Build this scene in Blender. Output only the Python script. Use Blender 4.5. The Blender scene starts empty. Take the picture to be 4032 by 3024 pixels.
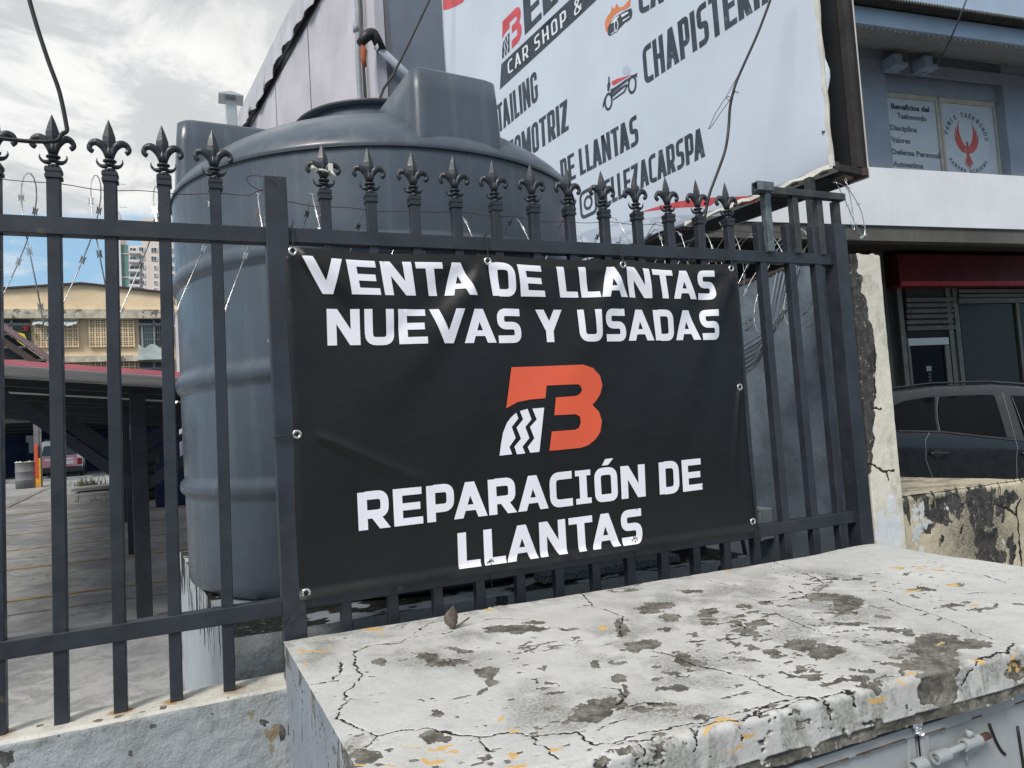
import bpy, bmesh, math, random
import numpy as np
from mathutils import Vector, Matrix
from mathutils.geometry import delaunay_2d_cdt
random.seed(7); RNG = np.random.RandomState(5)
sc = bpy.context.scene
C = sc.collection
R = math.radians; PI = math.pi
# ---------------------------------------------------------------- camera (eye at the origin, street at z = -1.6)
FPX, YAW, PITCH, ROLL = 2790., .409405, .055653, -.063694
def cam_axes():
    cy, sy, cp, sp = math.cos(YAW), math.sin(YAW), math.cos(PITCH), math.sin(PITCH)
    f = Vector((sy*cp, cy*cp, sp)); r = Vector((cy, -sy, 0)); u = r.cross(f)
    c, s = math.cos(ROLL), math.sin(ROLL)
    return c*r+s*u, -s*r+c*u, f
CR, CU, CF = cam_axes()
cd = bpy.data.cameras.new('camera'); cam = bpy.data.objects.new('camera', cd); C.objects.link(cam)
cam.matrix_world = Matrix(((CR.x, CU.x, -CF.x, 0), (CR.y, CU.y, -CF.y, 0), (CR.z, CU.z, -CF.z, 0), (0, 0, 0, 1)))
cd.sensor_width = 36; cd.lens = FPX/4032*36; cd.clip_start = .02; cd.clip_end = 5000
sc.camera = cam
sc.render.resolution_x, sc.render.resolution_y = 1024, 768
# ---------------------------------------------------------------- light
SUN_AZ, SUN_EL = -128., 46.          # azimuth from +Y towards +X
w = bpy.data.worlds.new('World'); sc.world = w; w.use_nodes = True
nt = w.node_tree; nt.nodes.clear()
def N(nt, t, **k):
    n = nt.nodes.new(t)
    for a, b in k.items(): setattr(n, a, b)
    return n
def L(nt, a, b): nt.links.new(a, b)
wo = N(nt, 'ShaderNodeOutputWorld'); bg = N(nt, 'ShaderNodeBackground'); bg.inputs[1].default_value = .1
sky = N(nt, 'ShaderNodeTexSky', sky_type='NISHITA'); sky.sun_disc = False
sky.sun_elevation = R(SUN_EL); sky.sun_rotation = R(SUN_AZ); sky.air_density = 1.2; sky.dust_density = 1.0
tc = N(nt, 'ShaderNodeTexCoord'); sx = N(nt, 'ShaderNodeSeparateXYZ'); L(nt, tc.outputs['Generated'], sx.inputs[0])
def M(nt, op, a, b=None, c=None, clamp=False):
    n = N(nt, 'ShaderNodeMath', operation=op, use_clamp=clamp)
    for i, v in enumerate((a, b, c)):
        if v is None: continue
        if isinstance(v, (int, float)): n.inputs[i].default_value = v
        else: L(nt, v, n.inputs[i])
    return n.outputs[0]
zc = M(nt, 'MAXIMUM', sx.outputs[2], 0.0); zz = M(nt, 'ADD', zc, .18)
cx = M(nt, 'DIVIDE', sx.outputs[0], zz); cy_ = M(nt, 'DIVIDE', sx.outputs[1], zz)
cb = N(nt, 'ShaderNodeCombineXYZ'); L(nt, cx, cb.inputs[0]); L(nt, cy_, cb.inputs[1])
def noise(nt, vec, scale, detail=6, rough=.55, dist=0.):
    n = N(nt, 'ShaderNodeTexNoise'); L(nt, vec, n.inputs['Vector'])
    n.inputs['Scale'].default_value = scale; n.inputs['Detail'].default_value = detail
    n.inputs['Roughness'].default_value = rough; n.inputs['Distortion'].default_value = dist
    return n.outputs[0]
def mrange(nt, v, a, b, c=0., d=1., smooth=True):
    n = N(nt, 'ShaderNodeMapRange'); n.clamp = True
    if smooth: n.interpolation_type = 'SMOOTHSTEP'
    L(nt, v, n.inputs[0])
    for i, x in enumerate((a, b, c, d)): n.inputs[i+1].default_value = x
    return n.outputs[0]
def mix(nt, f, a, b, mode='MIX'):
    n = N(nt, 'ShaderNodeMix', data_type='RGBA', blend_type=mode)
    for i, v in ((0, f), (6, a), (7, b)):
        if isinstance(v, (int, float)): n.inputs[i].default_value = v
        elif isinstance(v, tuple): n.inputs[i].default_value = (*v[:3], 1)
        else: L(nt, v, n.inputs[i])
    return n.outputs[2]
n1 = noise(nt, cb.outputs[0], 1.1, 10, .66, .5)
n2 = noise(nt, cb.outputs[0], 3.4, 10, .66, .5)
cover = M(nt, 'ADD', n1, mrange(nt, sx.outputs[2], .13, .42, -.30, .42))
mask = mrange(nt, cover, .42, .66)
sunv = N(nt, 'ShaderNodeVectorMath', operation='DOT_PRODUCT'); L(nt, tc.outputs['Generated'], sunv.inputs[0])
sunv.inputs[1].default_value = (.074, .921, .382)   # thin bright part of the cloud deck
glow = mrange(nt, sunv.outputs['Value'], .86, .998)
cl = mix(nt, mrange(nt, n2, .42, .60), (3.5, 3.8, 4.15), (6.0, 6.3, 6.7))
cl = mix(nt, M(nt, 'MULTIPLY', M(nt, 'MULTIPLY', glow, mrange(nt, n2, .38, .60, .45, 1.)), .7), cl, (8.0, 7.9, 7.45))
cl = mix(nt, mrange(nt, noise(nt, cb.outputs[0], .75, 4, .5), .45, .70), cl, (4.2, 4.3, 4.35))
blue = mix(nt, .8, sky.outputs[0], (2.6, 4.4, 6.2))
blue = mix(nt, mrange(nt, n2, .50, .70, 0, .8), blue, (5.5, 6.0, 6.4))
L(nt, mix(nt, mask, blue, cl), bg.inputs[0]); L(nt, bg.outputs[0], wo.inputs[0])
sd = bpy.data.lights.new('sun', 'SUN'); sd.energy = 2.3; sd.angle = R(18); sd.color = (1, .95, .88)
so = bpy.data.objects.new('sun', sd); C.objects.link(so)
sdir = Vector((math.sin(R(SUN_AZ))*math.cos(R(SUN_EL)), math.cos(R(SUN_AZ))*math.cos(R(SUN_EL)), math.sin(R(SUN_EL))))
so.rotation_euler = sdir.to_track_quat('Z', 'Y').to_euler(); so.location = sdir*50
sc.view_settings.view_transform = 'Standard'; sc.view_settings.look = 'None'; sc.view_settings.gamma = 1
sc.view_settings.exposure = 0.42; sc.view_settings.use_curve_mapping = False
# ---------------------------------------------------------------- survey helpers: sight line of a photo point met with a real plane
def ray(x, y):
    return (CF + CR*((x-2016)/FPX) - CU*((y-1512)/FPX))
def atY(x, y, v): d = ray(x, y); return d*(v/d.y)
def atX(x, y, v): d = ray(x, y); return d*(v/d.x)
def atZ(x, y, v): d = ray(x, y); return d*(v/d.z)
def atP(x, y, p0, az):
    d = ray(x, y); a = R(az); n = Vector((math.cos(a), -math.sin(a), 0)); p = Vector((p0[0], p0[1], 0))
    return d*(n.dot(p)/n.dot(Vector((d.x, d.y, 0))))
# ---------------------------------------------------------------- materials
def newmat(name):
    m = bpy.data.materials.new(name); m.use_nodes = True
    return m, m.node_tree, m.node_tree.nodes['Principled BSDF']
def mat(name, col, rough=.6, metal=0., var=.12, vscale=6., bump=0., bscale=60., streak=0., scol=None, spots=None, spec=.5, coat=0.):
    m, t, b = newmat(name)
    g = N(t, 'ShaderNodeNewGeometry'); pos = g.outputs['Position']
    c = mix(t, mrange(t, noise(t, pos, vscale, 5), .3, .7), tuple(x*(1-var) for x in col), tuple(min(1, x*(1+var)) for x in col))
    if streak:
        mp = N(t, 'ShaderNodeMapping'); L(t, pos, mp.inputs[0]); mp.inputs['Scale'].default_value = (22, 22, 1.1)
        c = mix(t, mrange(t, noise(t, mp.outputs[0], 1., 4, .6), .48, .78, 0, streak), c, scol or tuple(x*.4 for x in col))
    if spots:
        c = mix(t, mrange(t, noise(t, pos, spots[1], 7, .65), spots[2], spots[2]+.06), c, spots[0])
    L(t, c, b.inputs['Base Color'])
    b.inputs['Metallic'].default_value = metal; b.inputs['Specular IOR Level'].default_value = spec
    if coat: b.inputs['Coat Weight'].default_value = coat; b.inputs['Coat Roughness'].default_value = .08
    L(t, mrange(t, noise(t, pos, vscale*2.3, 4), .3, .7, max(.02, rough-.1), min(1, rough+.1)), b.inputs['Roughness'])
    if bump:
        bn = N(t, 'ShaderNodeBump'); bn.inputs['Strength'].default_value = 1; bn.inputs['Distance'].default_value = bump
        L(t, noise(t, pos, bscale, 6, .6), bn.inputs['Height']); L(t, bn.outputs[0], b.inputs['Normal'])
    return m
MT = {}
def mk(k, *a, **kw): MT[k] = mat(k, *a, **kw)
mk('fence_paint', (.027, .032, .042), .42, var=.22, vscale=9, bump=.0006, bscale=90, streak=.25, scol=(.05, .05, .045), spots=((.085, .075, .055), 11, .655))
mk('bare_steel', (.16, .19, .20), .45, .5, var=.3, vscale=25, bump=.0006, bscale=80, streak=.5, scol=(.05, .06, .06), spots=((.14, .07, .03), 30, .68))
mk('dark_steel', (.045, .05, .052), .5, .2, var=.3, vscale=20, bump=.0008, bscale=70, streak=.5, scol=(.12, .125, .12), spots=((.12, .06, .03), 30, .70))
mk('rust_steel', (.06, .045, .04), .8, var=.3, vscale=15, bump=.001, spots=((.2, .09, .04), 20, .6))
mk('tank_plastic', (.070, .090, .116), .33, var=.14, vscale=3, bump=.0008, bscale=14, streak=.55, scol=(.12, .145, .165), spots=((.17, .19, .20), 34, .72))
mk('tank_seam', (.035, .042, .05), .5)
mk('billboard_vinyl', (.56, .62, .71), .45, var=.035, vscale=2, bump=.0015, bscale=3, streak=.10, scol=(.42, .46, .52))
mk('print_pale_blue', (.44, .50, .60), .45, var=.05, vscale=2)  # pale blue of the printed design
mk('billboard_fold', (.62, .60, .54), .6, var=.12, vscale=12, bump=.003, bscale=12)
mk('print_dark', (.035, .048, .065), .5, var=.25, vscale=6, spots=((.10, .12, .15), 9, .60))
mk('print_red', (.56, .07, .085), .5, var=.15, vscale=6, streak=.25, scol=(.62, .22, .24))
mk('print_orange', (.62, .20, .08), .5, var=.15)
mk('print_white', (.72, .75, .80), .5, var=.04)
mk('billboard_inside', (.012, .015, .02), .8)  # near-black puts the shade of the open billboard into the colour
mk('wood', (.030, .027, .027), .8, var=.3, vscale=10, spots=((.12, .10, .09), 20, .66))
mk('letter_white', (.86, .86, .93), .42, var=.02, bump=.0002, bscale=300)
mk('logo_orange', (.78, .115, .05), .42, var=.03)
mk('grommet_metal', (.75, .73, .68), .25, 1., var=.1)
mk('cable_black', (.012, .012, .013), .5)
mk('tie_white', (.7, .7, .62), .5)
mk('razor_metal', (.72, .72, .70), .3, 1., var=.35, vscale=30)
mk('rusty_wire', (.10, .035, .03), .7, .3, var=.3)
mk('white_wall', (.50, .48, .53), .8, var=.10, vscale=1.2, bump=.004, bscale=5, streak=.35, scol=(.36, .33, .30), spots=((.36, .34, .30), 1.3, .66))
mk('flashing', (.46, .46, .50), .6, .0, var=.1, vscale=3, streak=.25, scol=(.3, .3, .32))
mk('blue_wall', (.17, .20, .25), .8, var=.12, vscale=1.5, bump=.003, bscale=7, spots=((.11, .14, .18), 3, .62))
mk('side_wall', (.165, .205, .25), .85, var=.25, vscale=5, bump=.004, bscale=22, streak=.15, scol=(.055, .06, .065), spots=((.05, .055, .06), 6, .66))
mk('galvanised', (.42, .46, .47), .45, .6, var=.25, vscale=40)
mk('pvc_grey', (.28, .31, .34), .5)
mk('parapet_white', (.72, .745, .78), .8, var=.04, vscale=1.5, bump=.002, bscale=6, streak=.18, scol=(.52, .53, .54))
mk('facade_blue', (.33, .375, .45), .8, var=.07, vscale=2, bump=.003, bscale=8)
mk('fascia_blue', (.36, .45, .58), .6, var=.06, vscale=2, streak=.15, scol=(.3, .36, .44))
mk('soffit', (.46, .45, .42), .7, var=.1)
mk('roof_edge', (.07, .07, .06), .8, var=.3, vscale=10)
mk('concrete_dim', (.10, .098, .09), .9, var=.2, vscale=2, bump=.003, streak=.3)
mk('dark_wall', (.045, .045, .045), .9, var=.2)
mk('red_sign', (.14, .010, .016), .5, var=.25, vscale=1.5)
mk('shutter', (.13, .122, .11), .5, .1, var=.15)
mk('alu', (.15, .145, .13), .45, .2, var=.15)
mk('poster_white', (.62, .67, .72), .5, var=.04)
mk('poster_grey', (.16, .16, .17), .6)
mk('phoenix_red', (.60, .10, .08), .5)
mk('car_paint', (.011, .013, .017), .3, var=.08, coat=.35, spec=.3)
mk('rubber', (.02, .02, .02), .8)
mk('chrome', (.5, .5, .5), .2, 1.)
mk('beige_far', (.80, .62, .41), .9, var=.10, vscale=.8, bump=.01, bscale=2, spots=((.66, .57, .42), .7, .64))
mk('ledge_far', (.54, .49, .39), .9, var=.25, vscale=2, streak=.5, scol=(.16, .15, .12), spots=((.16, .15, .13), 2.2, .56))
mk('opening_dark', (.025, .03, .035), .6)
mk('grille', (.16, .17, .18), .6)
mk('balcony_blue', (.45, .52, .52), .8, var=.15, vscale=2)
mk('tower_cream', (.78, .68, .60), .9, var=.04, vscale=.2)
mk('tower_white', (.74, .72, .74), .9)
mk('tower_green', (.16, .27, .25), .8)
mk('roof_steel_dark', (.020, .024, .031), .6, var=.2)
mk('sheet_grey', (.50, .51, .51), .5, .0, var=.15, vscale=2)
mk('maroon_sheet', (.15, .075, .085), .6, var=.2)
mk('red_trim', (.60, .17, .20), .5)
mk('navy_wall', (.010, .020, .075), .8, var=.3, vscale=.6)
mk('barrel_grey', (.17, .17, .18), .6, var=.2, vscale=4)
mk('bag_cream', (.55, .52, .44), .7)
mk('orange_paint', (.70, .33, .03), .6)
mk('red_orange', (.62, .08, .03), .6)
mk('van_white', (.85, .84, .85), .35, coat=.5)
mk('van_pink', (.62, .27, .31), .4, var=.2, vscale=3)
mk('tail_red', (.25, .01, .015), .3)
mk('plastic_dark', (.03, .03, .032), .6)
mk('weed_green', (.09, .11, .03), .8, var=.4, vscale=9)
mk('leaf_dry', (.13, .105, .085), .85, var=.35, vscale=60, bump=.001, bscale=200)
mk('twig', (.11, .07, .05), .8)
mk('box_grey', (.38, .42, .43), .6)
mk('hood_blue', (.24, .30, .36), .6, var=.1, streak=.3)
mk('pump_black', (.02, .02, .025), .5)
mk('asphalt', (.06, .06, .06), .9, var=.2, vscale=3, bump=.004, bscale=60)
mk('pavement', (.26, .25, .23), .9, var=.15, vscale=2, bump=.003)
mk('door_paint', (.36, .385, .40), .5, var=.08, vscale=4, bump=.0012, bscale=30, spots=((.16, .09, .07), 16, .67), streak=.2, scol=(.25, .25, .25))
mk('door_rust', (.13, .065, .04), .8, var=.4, vscale=30)
mk('foil', (.8, .8, .82), .25, .8, bump=.004, bscale=80)
mk('yellow_line', (.45, .27, .06), .8, var=.25, vscale=6)
mk('insul_orange', (.35, .10, .04), .9, bump=.004, bscale=50)
mk('plaster_patch', (.45, .45, .44), .9)
mk('red_cloth', (.5, .06, .05), .8); mk('yellow_cloth', (.75, .6, .05), .8)
def glass(name, col, rough=.05):
    m, t, b = newmat(name); b.inputs['Base Color'].default_value = (*col, 1); b.inputs['Roughness'].default_value = rough
    b.inputs['Specular IOR Level'].default_value = .6; MT[name] = m
glass('glass_dark', (.006, .007, .009), .12); MT['glass_dark'].node_tree.nodes['Principled BSDF'].inputs['Specular IOR Level'].default_value = .05; glass('glass_shop', (.022, .026, .020), .15); MT['glass_shop'].node_tree.nodes['Principled BSDF'].inputs['Specular IOR Level'].default_value = .2; glass('glass_far', (.07, .11, .12), .15); glass('glass_van', (.02, .035, .045))
def emit(name, col, s):
    m, t, b = newmat(name); b.inputs['Emission Color'].default_value = (*col, 1); b.inputs['Emission Strength'].default_value = s
    b.inputs['Base Color'].default_value = (.8, .8, .8, 1); MT[name] = m
emit('sky_gap_glow', (1, .98, .85), 1.6)  # glow put in for the bright sky gaps seen under the carport
# banner vinyl
m, t, b = newmat('banner_vinyl'); MT['banner_vinyl'] = m
b.inputs['Base Color'].default_value = (.0075, .0078, .0085, 1); b.inputs['Roughness'].default_value = .40; b.inputs['Specular IOR Level'].default_value = .42
g = N(t, 'ShaderNodeNewGeometry'); wv = N(t, 'ShaderNodeTexWave'); wv.inputs['Scale'].default_value = 180; L(t, g.outputs['Position'], wv.inputs['Vector'])
bn = N(t, 'ShaderNodeBump'); bn.inputs['Distance'].default_value = .0001; L(t, wv.outputs[1], bn.inputs['Height'])
bn2 = N(t, 'ShaderNodeBump'); bn2.inputs['Distance'].default_value = .004; L(t, noise(t, g.outputs['Position'], 9, 3, .45), bn2.inputs['Height']); L(t, bn.outputs[0], bn2.inputs['Normal'])
L(t, bn2.outputs[0], b.inputs['Normal'])
# worn painted concrete: wear attribute R bare concrete, G crack, B yellow undercoat, A dirt
def worn(name, paint, bare=(.150, .142, .122), yellow=(.64, .42, .16), dirt=(.13, .13, .11), rough=.7, bump=.0025, bscale=55, white=None, ysoft=(.45, .52)):
    m, t, b = newmat(name); MT[name] = m
    at = N(t, 'ShaderNodeAttribute'); at.attribute_name = 'wear'
    s = N(t, 'ShaderNodeSeparateColor'); L(t, at.outputs['Color'], s.inputs[0])
    pos = N(t, 'ShaderNodeNewGeometry').outputs['Position']
    fine = noise(t, pos, 130, 6, .7); mid = noise(t, pos, 24, 6, .65); big = noise(t, pos, 3.2, 5, .6)
    c = mix(t, mrange(t, big, .35, .65), tuple(x*.93 for x in paint), tuple(x*1.05 for x in paint))
    c = mix(t, mrange(t, mid, .45, .75, 0, .34), c, tuple(x*.6 for x in paint))
    c = mix(t, mrange(t, fine, .50, .74, 0, .38), c, tuple(x*.55 for x in paint))
    c = mix(t, mrange(t, noise(t, pos, 260, 3, .6), .62, .72, 0, .5), c, tuple(x*.4 for x in paint))
    if white: c = mix(t, mrange(t, big, .55, .6), c, white)
    d = M(t, 'MULTIPLY', at.outputs['Alpha'], mrange(t, fine, .38, .62, .35, 1.))
    c = mix(t, d, c, dirt)
    y = mrange(t, M(t, 'ADD', s.outputs[2], M(t, 'MULTIPLY', M(t, 'SUBTRACT', mid, .5), .9)), *ysoft)
    br = mix(t, mrange(t, mid, .35, .65), tuple(x*.6 for x in bare), tuple(x*1.7 for x in bare))
    br = mix(t, mrange(t, fine, .40, .70, 0, .55), br, tuple(x*.35 for x in bare))
    br = mix(t, mrange(t, noise(t, pos, 60, 4, .6), .60, .70, 0, .6), br, tuple(x*.8 for x in paint))
    r = mrange(t, M(t, 'ADD', s.outputs[0], M(t, 'ADD', M(t, 'MULTIPLY', M(t, 'SUBTRACT', mid, .5), .55), M(t, 'MULTIPLY', M(t, 'SUBTRACT', fine, .5), .5))), .44, .56)
    c = mix(t, r, c, br); c = mix(t, y, c, yellow)
    k = mrange(t, M(t, 'ADD', s.outputs[1], M(t, 'MULTIPLY', M(t, 'SUBTRACT', fine, .5), .5)), .40, .70)
    c = mix(t, k, c, (.022, .02, .018))
    L(t, c, b.inputs['Base Color']); b.inputs['Roughness'].default_value = rough; b.inputs['Specular IOR Level'].default_value = .3
    h = M(t, 'SUBTRACT', M(t, 'MULTIPLY', noise(t, pos, bscale, 7, .68), .8), M(t, 'MULTIPLY', r, 1.))
    h = M(t, 'SUBTRACT', h, M(t, 'MULTIPLY', k, 1.5))
    bn = N(t, 'ShaderNodeBump'); bn.inputs['Distance'].default_value = bump; L(t, h, bn.inputs['Height']); L(t, bn.outputs[0], b.inputs['Normal'])
worn('worn_bench', (.575, .575, .56))
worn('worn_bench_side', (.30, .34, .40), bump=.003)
worn('worn_pillar', (.74, .70, .60), bare=(.055, .053, .05), yellow=(.70, .72, .74), dirt=(.30, .28, .23), bump=.004, bscale=30)
worn('worn_cream', (.60, .53, .39), bare=(.055, .053, .05), yellow=(.62, .64, .66), dirt=(.06, .06, .055), bump=.004, bscale=30)
worn('worn_cap', (.64, .62, .56), bare=(.2, .16, .1), yellow=(.42, .24, .10), dirt=(.2, .19, .16), bump=.003, ysoft=(.25, 1.0))
worn('worn_plinth', (.40, .44, .47), bare=(.02, .022, .018), dirt=(.03, .035, .025), bump=.004)
worn('roughcast', (.40, .43, .445), bare=(.10, .10, .095), yellow=(.3, .25, .16), dirt=(.16, .16, .15), bump=.014, bscale=26)
# parking slab
m, t, b = newmat('lot_concrete'); MT['lot_concrete'] = m
pos = N(t, 'ShaderNodeNewGeometry').outputs['Position']
c = mix(t, mrange(t, noise(t, pos, .7, 6, .6), .35, .65), (.25, .255, .265), (.42, .42, .41))
c = mix(t, mrange(t, noise(t, pos, 4.5, 6, .7, .8), .40, .62, 0, .55), c, (.15, .15, .155))
c = mix(t, mrange(t, noise(t, pos, 1.6, 5, .6), .58, .74, 0, .6), c, (.44, .44, .42))
L(t, c, b.inputs['Base Color']); b.inputs['Roughness'].default_value = .75
bn = N(t, 'ShaderNodeBump'); bn.inputs['Distance'].default_value = .006; L(t, noise(t, pos, 30, 6, .6), bn.inputs['Height']); L(t, bn.outputs[0], b.inputs['Normal'])
# ---------------------------------------------------------------- object helpers
def props(o, label=None, cat=None, group=None, kind=None):
    for k, v in (('label', label), ('category', cat), ('group', group), ('kind', kind)):
        if v: o[k] = v
    return o
def thing(name, label, cat, loc=(0, 0, 0), group=None, rz=0):
    o = bpy.data.objects.new(name, None); C.objects.link(o); o.location = loc; o.rotation_euler = (0, 0, rz)
    o.empty_display_size = .1
    return props(o, label, cat, group)
class MB:
    def __init__(s): s.v = []; s.f = []; s.m = []; s.mats = []; s.cur = 0; s.sm = []
    def mat(s, k):
        if k not in s.mats: s.mats.append(k)
        s.cur = s.mats.index(k); return s
    def add(s, vs, fs, smooth=False):
        n = len(s.v); s.v += [tuple(x) for x in vs]
        for f in fs: s.f.append(tuple(i+n for i in f)); s.m.append(s.cur); s.sm.append(smooth)
        return s
    def box(s, a, b):
        x0, y0, z0 = [min(p, q) for p, q in zip(a, b)]; x1, y1, z1 = [max(p, q) for p, q in zip(a, b)]
        return s.add([(x0, y0, z0), (x1, y0, z0), (x1, y1, z0), (x0, y1, z0), (x0, y0, z1), (x1, y0, z1), (x1, y1, z1), (x0, y1, z1)],
                     [(0, 3, 2, 1), (4, 5, 6, 7), (0, 1, 5, 4), (1, 2, 6, 5), (2, 3, 7, 6), (3, 0, 4, 7)])
    def beam(s, p, q, wd, hd, up=(0, 0, 1)):       # box beam from p to q
        p = Vector(p); q = Vector(q); d = (q-p).normalized(); up = Vector(up)
        a = d.cross(up)
        if a.length < 1e-4: a = d.cross(Vector((1, 0, 0)))
        a.normalize(); u = a.cross(d)
        vs = [e + a*(i*wd/2) + u*(j*hd/2) for e in (p, q) for i, j in ((-1, -1), (1, -1), (1, 1), (-1, 1))]
        return s.add(vs, [(0, 1, 2, 3), (7, 6, 5, 4), (0, 4, 5, 1), (1, 5, 6, 2), (2, 6, 7, 3), (3, 7, 4, 0)])
    def quad(s, a, b, c, d): return s.add([a, b, c, d], [(0, 1, 2, 3)])
    def prism(s, pts, h):                             # pts loop of 3d points, extruded by vector h
        n = len(pts); h = Vector(h); vs = [Vector(p) for p in pts] + [Vector(p)+h for p in pts]
        return s.add(vs, [tuple(range(n))[::-1], tuple(range(n, 2*n))] + [(i, (i+1) % n, n+(i+1) % n, n+i) for i in range(n)])
    def tube(s, path, r, n=8, cap=True, closed=False, flat=None):
        path = [Vector(p) for p in path]; k = len(path); rr = r if hasattr(r, '__len__') else [r]*k
        prev = None; base = len(s.v); vs = []
        for i, p in enumerate(path):
            d = (path[min(i+1, k-1)] - path[max(i-1, 0)])
            if d.length < 1e-9: d = Vector((0, 0, 1))
            d.normalize()
            if prev is None:
                a = d.cross(Vector((0, 0, 1)))
                if a.length < .05: a = d.cross(Vector((0, 1, 0)))
            else: a = prev - d*prev.dot(d)
            a.normalize(); prev = a; b2 = d.cross(a)
            fl = flat or 1.
            for j in range(n):
                t = 2*PI*j/n; vs.append(p + a*(math.cos(t)*rr[i]*fl) + b2*(math.sin(t)*rr[i]))
        fs = [(i*n+j, i*n+(j+1) % n, (i+1)*n+(j+1) % n, (i+1)*n+j) for i in range(k-1) for j in range(n)]
        if cap: fs += [tuple(range(n))[::-1], tuple((k-1)*n+j for j in range(n))]
        return s.add(vs, fs, True)
    def lathe(s, prof, n=32, c=(0, 0, 0), a0=0, a1=2*PI, smooth=True):
        full = abs(a1-a0-2*PI) < 1e-6; m_ = n if full else n+1
        vs = [(c[0]+r*math.cos(a0+(a1-a0)*j/n), c[1]+r*math.sin(a0+(a1-a0)*j/n), c[2]+z) for r, z in prof for j in range(m_)]
        fs = [(i*m_+j, i*m_+(j+1) % m_, (i+1)*m_+(j+1) % m_, (i+1)*m_+j) for i in range(len(prof)-1) for j in range(n)]
        return s.add(vs, fs, smooth)
    def build(s, name, m=None, parent=None, bevel=0, local=True, seg=2, subsurf=0):
        me = bpy.data.meshes.new(name)
        off = Vector((0, 0, 0)); rot = None
        vs = s.v
        if parent is not None and local:
            mw = parent_matrix(parent).inverted(); vs = [mw @ Vector(v) for v in vs]
        me.from_pydata([tuple(v) for v in vs], [], s.f)
        mats = s.mats if s.mats else [m]
        for k in mats: me.materials.append(MT[k])
        if s.mats: me.polygons.foreach_set('material_index', s.m)
        me.polygons.foreach_set('use_smooth', s.sm)
        me.update()
        o = bpy.data.objects.new(name, me); C.objects.link(o)
        if parent is not None: o.parent = parent
        if bevel:
            md = o.modifiers.new('bevel', 'BEVEL'); md.width = bevel; md.segments = seg; md.limit_method = 'ANGLE'; md.angle_limit = R(40)
        if subsurf:
            md = o.modifiers.new('sub', 'SUBSURF'); md.levels = md.render_levels = subsurf
        return o
def parent_matrix(p):
    mm = Matrix.Translation(p.location) @ p.rotation_euler.to_matrix().to_4x4()
    return (parent_matrix(p.parent) @ mm) if p.parent else mm
def lone(mb, name, m, label, cat, group=None, bevel=0, **k):
    return props(mb.build(name, m, bevel=bevel, **k), label, cat, group)
def struct(mb, name, m, **k): return props(mb.build(name, m, **k), kind='structure')
def copy_tree(o, parent=None):
    c = o.copy(); C.objects.link(c)
    if parent is not None: c.parent = parent
    for ch in list(o.children): copy_tree(ch, c)
    return c
def frame(p0, az):         # local frame of a straight facade: a along, n outward-left, z up
    a = Vector((math.sin(R(az)), math.cos(R(az)), 0)); n = Vector((-a.y, a.x, 0)); o = Vector((p0[0], p0[1], 0))
    def f(s, d, z): return o + a*s + n*d + Vector((0, 0, z))
    f.a = a; f.n = n
    return f
def fbox(mb, f, s0, s1, d0, d1, z0, z1):
    p = [f(s, d, z) for z in (z0, z1) for s, d in ((s0, d0), (s1, d0), (s1, d1), (s0, d1))]
    mb.add(p, [(0, 3, 2, 1), (4, 5, 6, 7), (0, 1, 5, 4), (1, 2, 6, 5), (2, 3, 7, 6), (3, 0, 4, 7)]); return mb
def along(f, P): P = Vector(P) - f(0, 0, 0); return P.dot(f.a)
# ---------------------------------------------------------------- lettering drawn stroke by stroke
def fillet(pts, r, seg=5):
    out = [Vector(pts[0])]
    for i in range(1, len(pts)-1):
        a, b_, c_ = Vector(pts[i-1]), Vector(pts[i]), Vector(pts[i+1])
        d1 = (a-b_); d2 = (c_-b_); q = min(r, d1.length*.49, d2.length*.49)
        p1 = b_ + d1.normalized()*q; p2 = b_ + d2.normalized()*q
        for k in range(seg+1):
            t = k/seg; out.append(p1*(1-t)**2 + b_*2*t*(1-t) + p2*t*t)
    out.append(Vector(pts[-1])); return out
def stroke(pts, wd, r=0., closed=False):
    pts = [Vector(p) for p in pts]
    if r: pts = fillet(pts, r)
    out = []; n = len(pts); L_ = []; R_ = []
    for i, p in enumerate(pts):
        d1 = (pts[i]-pts[i-1]) if i > 0 else None; d2 = (pts[i+1]-pts[i]) if i < n-1 else None
        if closed and i == 0: d1 = pts[0]-pts[-2]
        if closed and i == n-1: d2 = pts[1]-pts[0]
        if d1 is None or d1.length < 1e-9: d1 = d2
        if d2 is None or d2.length < 1e-9: d2 = d1
        a = d1.normalized(); c_ = d2.normalized(); na = Vector((-a.y, a.x)); nc = Vector((-c_.y, c_.x)); m_ = (na+nc)
        if m_.length < 1e-6: m_ = na
        m_.normalize(); k = 1/max(.5, m_.dot(na)); L_.append(p+m_*(wd/2*k)); R_.append(p-m_*(wd/2*k))
    for i in range(n-1): out.append([L_[i], L_[i+1], R_[i+1], R_[i]])
    return out
def rc(x0, y0, x1, y1): return [Vector((x0, y0)), Vector((x1, y0)), Vector((x1, y1)), Vector((x0, y1))]
def para(xa, xb, ya, yb, w_): return [Vector((xa-w_/2, ya)), Vector((xa+w_/2, ya)), Vector((xb+w_/2, yb)), Vector((xb-w_/2, yb))]
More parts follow.
